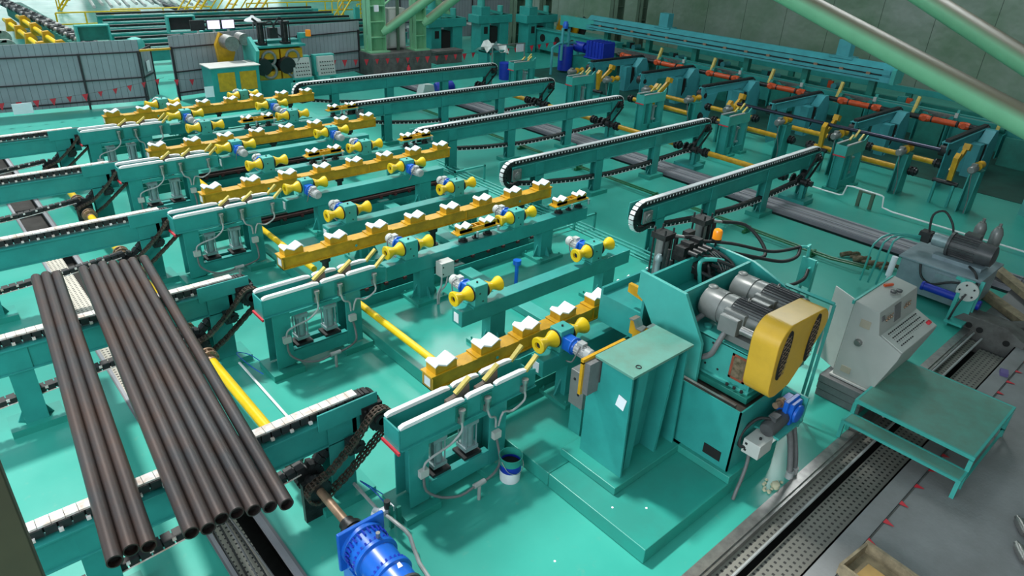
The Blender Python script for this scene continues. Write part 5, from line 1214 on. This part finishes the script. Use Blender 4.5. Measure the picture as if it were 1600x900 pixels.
for k, (a, b, l) in enumerate(((( 16.6, 26.55, 1.9), (26.5, 21.0, 10.0), 'long green brace tube from left bright green column'), ((18.5, 26.3, 2.2), (27.5, 22.5, 9.6), 'lower green brace tube from right bright green column'))):
    t = thing('brace_tube', l, 'brace', a)
    d = Vector(b)-Vector(a)
    MB().cyl((0,0,0), tuple(d), .20, 20).build('tube', 'tube', t); MB().cyl(tuple(-d.normalized()*.3), (0,0,0), .12, 10, .20).build('end_cone', 'column', t)
def dust(m):
    nt = m.node_tree; N = nt.nodes; L = nt.links; b = N['Principled BSDF']
    geo = N.new('ShaderNodeNewGeometry'); sp = N.new('ShaderNodeSeparateXYZ'); L.new(geo.outputs['Normal'], sp.inputs[0])
    mr = N.new('ShaderNodeMapRange'); mr.inputs[1].default_value = .25; mr.inputs[2].default_value = .75; L.new(sp.outputs[2], mr.inputs[0])
    old = b.inputs['Base Color'].links[0].from_socket; mx = N.new('ShaderNodeMixRGB'); mx.inputs[2].default_value = (.15, .14, .09, 1)
    L.new(mr.outputs[0], mx.inputs[0]); L.new(old, mx.inputs[1]); L.new(mx.outputs[0], b.inputs['Base Color'])
dust(M['tube'])
def through(p, q, k0, k1): 
    p = Vector(p); q = Vector(q); d = q-p
    return p+d*k0, p+d*k1
for (p, q, r_, l) in (((14.45, 7.48, 4.95), (12.55, 2.52, 3.80), .21, 'wide pale green brace tube crossing the upper right corner'), ((17.56, 6.09, 5.02), (15.64, 3.5, 4.29), .21, 'upper green brace tube cutting the right top corner')):
    a, b = through(p, q, -1.6, 2.6); t = thing('brace_tube', l, 'brace', tuple(a))
    MB().cyl((0,0,0), tuple(b-a), r_, 24).build('tube', 'tube', t)
for (x0, y0, x1, y1, z0, z1, l) in ((19.2, 31.5, 16.4, 32.5, 1.6, 7, 'green brace tube leaning behind the fence left of columns'), (22.5, 30.2, 18.3, 31.0, 1.8, 6.2, 'green brace tube leaning between bright green columns')):
    tag(MB().cyl((x0, y0, z0), (x1, y1, z1), .24, 18).build('brace_tube', 'tube'), l, 'brace')
# near dull column at the left edge
t = thing('steel_column', 'out-of-focus olive column close to camera at left edge', 'column', (-.36, 4.12, 0))
MB().box(-.2, -.2, 0, .24, .2, 4.6).build('shaft', 'column_near', t, bevel=.01)
# ------------------------------------------------------------------ sheet fence
def fence(x0, y0, x1, y1, h, posts, rails, label):
    d = Vector((x1-x0, y1-y0, 0)); L = d.length; t = thing('sheet_fence', label, 'fence', (x0, y0, 0), rz=math.atan2(d.y, d.x))
    MB().box(0, 0, .12, L, .03, h).build('sheet_panel', 'fence', t, smooth=False)
    for p in posts: MB().box(p*L-.03, -.06, 0, p*L+.03, 0, h-.35).build('post', 'fence_rail', t)
    for z in rails: MB().box(0, -.04, z-.02, L, 0, z+.02).build('rail', 'fence_rail', t)
fence(-4.5, 26.9, 6.55, 25.9, 2.1, (.03, .45, .84, .995), (.25, .90, 1.72), 'left grey corrugated sheet fence with dark rails')
fence(7.55, 26.0, 15.7, 27.4, 2.15, (.005, .62, .99), (.25, .95, 1.75), 'grey corrugated sheet fence right of the doorway')
tag(MB().box(6.55, 25.9, 1.72, 7.55, 26.0, 1.78).build('door_lintel', 'yellow'), 'thin yellow bar over the opening in the sheet fence', 'bar')
t = thing('fence_gate', 'open sheet metal gate leaf with white notice at fence opening', 'gate', (6.55, 25.95, 0), rz=.95)
MB().box(0, 0, .12, 1.0, .03, 1.75).build('sheet_panel', 'fence', t); MB().box(0, -.03, .1, .05, 0, 1.78).box(.95, -.03, .1, 1.0, 0, 1.78).box(0, -.03, .85, 1.0, 0, .9).box(0, -.03, 1.72, 1.0, 0, 1.78).build('gate_frame', 'fence_rail', t)
MB().box(.35, -.035, 1.0, .65, -.03, 1.35).build('paper_notice', 'paper', t)
fence(20.0, 34.5, 31.0, 33.2, 2.8, (.2, .62, .99), (1.0, 2.2), 'farther grey sheet fence behind the green machines')
tag(MB().box(2.5, 24.4, .45, 3.0, 24.42, .75).build('notice_board', 'paper'), 'blank white board hung on left pennant rope', 'notice')
tag(MB().box(22.3, 24.65, .85, 22.75, 24.67, 1.2).build('notice_board', 'paper'), 'blank white board hung on pennant rope by the columns', 'notice')
# ------------------------------------------------------------------ far roller machine
t = thing('straightening_machine', 'far teal and yellow machine with four black rolls before the sheet fence', 'machine', (10.0, 24.9, 0))
def Fm(mb, name, m, parent=None, bevel=0.): return mb.build(name, m, parent or t, bevel=bevel)
Fm(MB().box(.1, 0, 0, 2.0, .8, .62).box(.1, .5, .6, 2.0, .9, 1.9).box(.1, 0, 1.72, 2.0, .9, 1.80), 'frame', 'teal', bevel=.01)
Fm(MB().prism([(0, .2), (.9, .2), (.9, 1.9), (.3, 2.1), (-.3, 1.7), (-.1, 1.2)], 'x', -.02, .1), 'side_plate', 'teal_light')
for x in (.55, 1.45):
    Fm(MB().box(x-.42, .05, .48, x+.42, .5, .90), 'lower_roll_block', 'yellow', bevel=.01)
    Fm(MB().box(x-.42, .05, 1.32, x+.42, .5, 1.66), 'upper_roll_block', 'yellow', bevel=.01)
    o = Fm(MB().torus((x, .03, .92), (0,1,0), .24, .05, 26, 8).torus((x, .03, 1.36), (0,1,0), .24, .05, 26, 8), 'roll_ring', 'grey')
    Fm(MB().cyl((x-.25, -.06, 1.08), (x-.25, .3, 1.14), .30, 26), 'black_roll', 'rubber')
for x in (.45, 1.35):
    c = MB().cyl((x, .3, 1.80), (x, .3, 2.55), .12, 18).box(x-.15, .15, 1.80, x+.15, .45, 1.88).box(x-.15, .15, 2.5, x+.15, .45, 2.58)
    for sx in (-.13, .13): c.cyl((x+sx, .17, 1.8), (x+sx, .17, 2.6), .02, 6)
    Fm(c, 'hydraulic_cylinder', 'steel_dark')
Fm(MB().cbox((.9, .3, 2.2), (.3, .25, .35)).tube([(.5,.2,2.5), (.8,.1,2.6), (1.0,.2,2.2), (1.3,.2,2.0)], .03, 6, 4).tube([(.9,.3,2.3), (1.2,.3,2.7), (1.4,.3,2.45)], .03, 6, 4).tube([(.2,.3,2.7), (.45,.3,2.5)], .04, 6, 0), 'valve_stack', 'rubber')
Fm(MB().cbox((2.15, .5, 2.02), (.35, .2, .18)).cbox((2.0, .5, 1.9), (.1, .1, .3)), 'lamp_arm', 'teal_light')
Fm(MB().cyl((2.3, .35, 2.0), (2.3, .35, 2.22), .10, 14), 'amber_beacon', 'amber')
Fm(MB().prism([(-.9, 1.1), (-.5, 1.0), (-.3, 1.5), (-.4, 2.0), (-.75, 2.2), (-.95, 1.8)], 'y', .9, 1.1), 'belt_guard', 'yellow')
Fm(MB().cyl((-.6, .3, 1.9), (-.6, .9, 1.9), .25, 18).cyl((-.1, .4, 2.0), (-.1, .9, 2.0), .2, 18), 'electric_motor', 'steel')
t = thing('base_cabinet', 'teal cabinet with two yellow square panels beside far roller machine', 'cabinet', (8.25, 24.35, 0))
MB().box(0, 0, 0, 1.65, .9, 1.28).build('body', 'teal', t, bevel=.01); MB().box(-.04, -.04, 1.28, 1.7, .94, 1.31).build('top_plate', 'grey_light', t)
for x in (.2, .95): MB().box(x, -.012, .50, x+.58, -.001, 1.12).build('yellow_panel', 'yellow', t)
MB().box(-.35, -.15, .4, -.05, -.14, .75).build('paper_notice', 'paper', t)
for i, x in enumerate((11.75, 12.75)):
    t = thing('switch_panel', '%s of two small grey button panels on teal stands, right of the far roller machine' % ('left', 'right')[i], 'panel', (x, 24.9, 0), group='grey button panels')
    MB().box(-.38, 0, 0, -.30, .3, .75).box(.30, 0, 0, .38, .3, .75).box(-.42, -.1, .55, .42, .3, .62).box(-.42, .1, .6, .42, .35, 1.35).build('stand', 'teal_light', t)
    MB().prism([(-.10, .62), (.1, .62), (.1, 1.30), (.0, 1.30)], 'x', -.34, .34).build('panel_box', 'grey_light', t)
    bt = MB()
    for a in range(6):
        for b_ in range(4): bt.cyl((-.25+.1*a, -.10+.10*b_/4*1.0-.01, .72+.13*b_), (-.25+.1*a, -.14+.10*b_/4-.0, .72+.13*b_), .022, 6)
    bt.build('push_button', 'steel_dark', t)
# machines right of the columns, pump skid, white sheet
for i, (x, y, l) in enumerate(((21.2, 29.0, 'left teal press-like machine behind the brace tubes'), (24.6, 29.4, 'middle teal press-like machine behind the brace tubes'), (27.2, 28.6, 'right teal press-like machine by the olive columns'))):
    t = thing('press_machine', l, 'machine', (x, y, 0), group='teal machines behind the brace tubes')
    MB().box(-.9, -.4, 0, -.3, .4, 2.3).box(.4, -.4, 0, 1.0, .4, 1.9).box(-1.1, -.45, 1.5, 1.2, .45, 1.9).build('frame', 'teal', t, bevel=.02)
    MB().box(-.7, -.41, 1.0, -.45, -.401, 1.35).box(-.2, -.3, .5, .3, .3, 1.3).build('opening', 'blackvoid', t)
    MB().cyl((-.6, 0, 2.3), (-.6, 0, 2.9), .2, 16).cyl((.7, 0, 1.9), (.7, 0, 2.3), .15, 16).cbox((0, -.2, 2.05), (1.2, .3, .12), ry=.2).build('cylinder_head', 'teal_light', t)
t = thing('grey_crate', 'grey-brown low crate at the foot of the left press machine', 'crate', (20.6, 27.9, 0))
MB().box(-.7, -.3, 0, .8, .3, .5).box(-.75, -.35, .5, .85, .35, .6).build('body', 'concrete_dk', t)
t = thing('pump_skid', 'blue pump skid with pipework in front of round-holed beam', 'pump', (24.0, 23.2, 0))
MB().cyl((.3, .2, .1), (.3, .2, 1.2), .35, 18).build('tank', 'blue_deep', t)
MB().tube([(-.8, 0, 0), (-.8, 0, 1.2), (-.4, 0, 1.35), (.6, 0, 1.35), (.9, 0, 1.2), (.9, 0, 0)], .06, 8, 1).tube([(-.2, 0, .6), (-.2, 0, 2.0), (.2, 0, 2.0), (.2, 0, 1.2)], .07, 8, 1).build('pipework', 'teal_blue', t)
MB().lathe((-.05, 0, 2.0), (0,0,1), [(0,.12),(.15,.14),(.3,.08)], 12).build('valve', 'blue', t)
t = thing('drum_rack', 'thin grey tube frame holding a dark blue drum', 'frame', (20.2, 22.7, 0))
MB().tube([(-1.0, 0, 0), (-1.0, 0, 1.6), (.8, 0, 1.6), (.8, 0, 0)], .03, 6, 0).build('frame_tube', 'grey', t)
tag(MB().lathe((20.6, 23.4, 0), (0,0,1), [(0,.3),(.7,.3),(.72,.26)], 18).build('drum', 'blue_deep'), 'dark blue drum inside the thin grey tube frame', 'drum')
sh = MB(); random.seed(3)
vs = [[sh.bm.verts.new((19.9+.26*i, 23.9+.22*j, 1.35+.35*math.sin(i*1.3+j)*.5+random.uniform(-.12,.12)-.10*abs(i-2))) for j in range(5)] for i in range(6)]
for i in range(5):
    for j in range(4): sh.bm.faces.new((vs[i][j], vs[i+1][j], vs[i+1][j+1], vs[i][j+1]))
tag(sh.build('plastic_sheet', 'tarp', smooth=False), 'crumpled white plastic sheet draped over equipment near blue pump skid', 'sheet')
t = thing('sheet_support', 'teal trestle below the crumpled white sheet', 'support', (20.5, 24.3, 0)); MB().box(-.5, -.3, 0, -.35, .3, 1.1).box(.4, -.3, 0, .55, .3, 1.1).box(-.5, -.3, 1.05, .55, .3, 1.12).build('frame', 'teal', t)
t = thing('floor_motor', 'blue motor with white cloth on the floor under far conveyor', 'motor', (15.7, 21.9, 0))
MB().lathe((0, 0, .35), (1, -.2, 0), [(0,.2),(.1,.28),(.7,.28),(.8,.15)], 18).box(-.1, -.3, 0, .9, .2, .12).build('body', 'blue_deep', t)
MB().prism([(-.8, 0), (-.1, 0), (-.2, .55), (-.6, .6)], 'y', -.2, .2).build('white_cover', 'tarp', t)
# small red extinguisher-like object by pedestal
t = thing('fire_extinguisher', 'small red extinguisher at concrete pedestal foot', 'extinguisher', (17.2, 25.95, 0))
MB().lathe((0,0,0), (0,0,1), [(0,.08),(.35,.08),(.42,.03),(.48,.03)], 14).build('bottle', 'red', t); MB().cbox((0,0,.50), (.12,.03,.04)).build('handle', 'rubber', t)
# ------------------------------------------------------------------ hall beyond the fence
for i, y in enumerate((29.6, 31.6, 33.5, 35.1, 37.0, 39.4)):
    t = thing('transfer_table', 'long teal transfer table beyond the sheet fence, %s from the fence' % ORD[i], 'conveyor', (0, y, 0), group='teal tables beyond the fence')
    x0, x1 = 6.9+.3*i, 19.5
    MB().box(x0, -.10, .75, x1, .10, 1.2).box(x0, -.2, 1.20, x1, .2, 1.24).build('beam', 'teal', t)
    MB().box(x0, -.08, 1.29, x1, .08, 1.38).build('chain', 'steel_dark', t)
    for k in range(6): MB().box(x0+.4+2.7*k, -.12, 0, x0+.7+2.7*k, .12, 1.25).build('leg', 'teal_light', t)
    mm = MB()
    for k in range(3+i % 3): mm.box(x0+2+4.1*k, -.9, .9, x0+3.4+4.1*k, -.5, 1.0)
    mm.build('white_pad', 'grey_light', t)
for i, (a, b) in enumerate((((4.6, 30.0), (4.7, 39.5)), ((5.25, 30.0), (5.35, 40.5)))):
    t = thing('yellow_shaft_line', ('left', 'right')[i]+' long yellow shaft line beyond the left fence', 'shaft', (a[0], a[1], 1.2))
    MB().cyl((0,0,0), (b[0]-a[0], b[1]-a[1], 0), .09, 10).build('tube', 'bright_yellow', t)
    for k in range(4):
        q = .12+.24*k; MB().prism([(-.18, -.3), (.25, -.3), (.25, .05), (.1, .22), (-.12, .2)], 'y', q*(b[1]-a[1]), q*(b[1]-a[1])+.25).build('kicker_plate', 'yellow', t).location.x = q*(b[0]-a[0])
for j in range(5):
    for k in range(9):
        pass
rl = thing('roller_line', 'row of bright steel discs and rollers beyond left fence', 'roller line', (6.1, 31.5, 0))
for k in range(34):
    MB().lathe((-.02*k, .50*k, 1.15), (1,0,0), [(0,.05),(.05,.12),(.12,.12),(.16,.05),(.4,.05),(.44,.12),(.56,.12),(.6,.05)], 10).build('disc_roller', ('steel', 'grey_dark', 'steel_dark')[k % 3], rl)
    if k % 2 == 0: MB().box(.1-.02*k, .50*k+.2, 1.10, .7-.02*k, .50*k+.30, 1.16).build('pad', 'grey_light', rl)
MB().box(-.1, -.5, .3, .65, 17, .98).build('bed', 'teal_dark', rl)
for i, y in enumerate((30.5, 33.0, 35.5)):
    t = thing('side_conveyor', ('nearest', 'middle', 'far')[i]+' round-ended conveyor beyond the left fence at picture edge', 'conveyor', (0, y, 0), group='round-ended conveyors beyond left fence')
    MB().box(-5, -.1, 0, -4.7, .1, .7).box(2, -.1, 0, 2.3, .1, .7).build('leg', 'teal', t); MB().box(-6, -.1, .7, 3.6+.2*i, .1, 1.2).build('beam', 'teal', t); MB().box(-6, -.12, 1.2, 3.6+.2*i, .12, 1.30).cyl((3.6+.2*i, -.12, 1.0), (3.6+.2*i, .12, 1.0), .30, 16).build('chain', 'steel', t)
def stair(x, y, l):
    t = thing('yellow_stair', l, 'stairs', (x, y, 0), group='yellow stairs beyond the fence')
    for s in (-.4, .4): MB().tube([(0, s, 0), (1.8, s, 2.2)], .06, 6, 0).build('stringer', 'bright_yellow', t); MB().tube([(0, s, 1.0), (1.8, s, 3.2), (2.6, s, 3.2)], .04, 6, 0).tube([(0, s, 0), (0, s, 1.0)], .04, 6, 0).tube([(1.8, s, 2.2), (1.8, s, 3.2)], .04, 6, 0).build('handrail', 'bright_yellow', t)
    tr = MB()
    for k in range(7): tr.box(.2+.24*k, -.4, .28+.29*k, .42+.24*k, .4, .31+.29*k)
    tr.build('treads', 'yellow', t)
stair(12.5, 38.0+2.6, 'left yellow stair beyond the fence, above the monitors'); stair(14.2, 40.6, 'middle yellow stair beyond the fence'); stair(16.0, 40.8, 'right yellow stair beyond the fence'); stair(9.3, 53.0, 'distant yellow stair at upper left'); stair(23.5, 44.0, 'yellow stair left of the bright green columns')
for i, (x, y, n, l) in enumerate(((7.2, 42.2, 3, 'yellow guard rail at upper left beyond tables'), (9.9, 43.0, 4, 'yellow guard rail in the middle distance'), (17.6, 44.0, 7, 'yellow guard rail near the distant stairs'), (24, 42, 6, 'yellow guard rail close to leaning green tube'))):
    t = thing('guard_rail', l, 'railing', (x, y, 0))
    for z in (.55, 1.1): MB().tube([(0,0,z), (1.3*n,0,z)], .04, 6, 0).build('rail', 'bright_yellow', t)
    for k in range(n+1): MB().cyl((1.3*k,0,0), (1.3*k,0,1.1), .04, 6).build('post', 'bright_yellow', t)
# long pipes stock at distance
t = thing('pipe_stack', 'distant bundle of long grey pipes at upper left', 'pipes', (10, 47, 0)); t['kind'] = 'stuff'
ps = MB()
for k in range(16): ps.cyl((.45*k, 0, .8+.12*(k % 2)), (.45*k+2.2, 13, .8), .09, 8)
ps.build('pipe_layer', 'grey_light', t)
tag(MB().box(10.0, 43.9, 0, 10.8, 44.4, .6).build('maroon_box', 'maroon'), 'dark red box by the distant yellow guard rail', 'box')
for i, (x, y, w, m_, l) in enumerate(((5.9, 28.8, .95, 'teal', 'left teal hooded screen on a stand above fence'), (9.4, 30.4, .95, 'grey_dark', 'dark hooded screen on stand above the fence'))):
    t = thing('hooded_screen', l, 'screen', (x, y, 0))
    MB().box(-w/2, 0, 1.72, w/2, .05, 2.2).build('display', 'teal_dark' if i == 0 else 'rubber', t); MB().box(-w/2-.06, -.2, 2.2, w/2+.06, .1, 2.25).box(-w/2-.06, -.2, 1.66, -w/2, .1, 2.2).box(w/2, -.2, 1.66, w/2+.06, .1, 2.2).box(-w/2-.06, -.25, 1.60, w/2+.3, .1, 1.66).build('hood', 'teal_light', t)
    MB().cyl((0, .05, 0), (0, .05, 1.6), .06).build('pole', 'teal', t)
for i, (x, m_) in enumerate(((9.35, 'rubber'), (9.95, 'screen'), (10.5, 'screen'))):
    t = thing('monitor', ('dark monitor at left of the three behind the sheet fence', 'lit middle monitor of the three behind the fence', 'lit right monitor of the three behind the fence')[i], 'monitor', (x, 28.3, 1.95), group='three monitors behind the fence')
    MB().box(-.26, 0, 0, .26, .06, .36).build('casing', 'rubber', t); MB().box(-.23, -.01, .03, .23, -.001, .33).build('screen', m_, t); MB().box(-.04, .02, -1.95, .04, .06, 0).build('pole', 'grey_light', t)
t = thing('overhead_lamp', 'white round lamp shade just behind the fence', 'lamp', (11.2, 27.6, 2.3)); MB().lathe((0,0,0), (0,0,1), [(0,.32),(.06,.28),(.14,.10),(.2,.05)], 18).build('shade', 'white', t); MB().cyl((0,0,-2.3), (0,0,0), .03).build('pole', 'grey', t)
t = thing('tank_dome', 'pale teal domed drum just behind the left fence', 'drum', (6.9, 27.6, 0)); MB().lathe((0,0,0), (0,0,1), [(0,.3),(1.75,.3),(1.88,.22),(1.93,.08)], 18).build('shell', 'teal_light', t)
# ------------------------------------------------------------------ light
w = bpy.data.worlds.new('world'); bpy.context.scene.world = w; w.use_nodes = True
bg = w.node_tree.nodes['Background']; bg.inputs[0].default_value = (.74, .90, 1.0, 1); bg.inputs[1].default_value = .9
def area(loc, target, sx, sy, power, col=(1, 1, 1)):
    l = bpy.data.lights.new('area', 'AREA'); l.shape = 'RECTANGLE'; l.size = sx; l.size_y = sy; l.energy = power; l.color = col
    o = bpy.data.objects.new('area_light', l); COL.objects.link(o); o.location = loc
    o.rotation_euler = (Vector(target)-Vector(loc)).to_track_quat('-Z', 'Y').to_euler(); return o
sn = bpy.data.lights.new('sun', 'SUN'); sn.energy = 4.0; sn.angle = math.radians(5); sn.color = (1, .98, .92)
so = bpy.data.objects.new('sun', sn); COL.objects.link(so)
so.rotation_euler = Vector((.10, -.55, -1.0)).to_track_quat('-Z', 'Y').to_euler()
area((-11, 2, 6.5), (6, 3, .5), 12, 6, 1900, (.93, .98, 1))
area((9.0, 40, 12), (9, 42, 0), 14, 20, 650)
area((17, 23, 12), (16, 22, 0), 4, 8, 800)
ar = area((22, 9.5, 13), (13, 9.5, 0), 4, 5, 420, (.95, 1, 1))
ar.data.spread = math.radians(95)
area((26, 6, 12), (36, 12, 5), 5, 8, 650, (.9, .95, 1))
bpy.context.scene.view_settings.view_transform = 'Standard'
bpy.context.scene.view_settings.exposure = 0
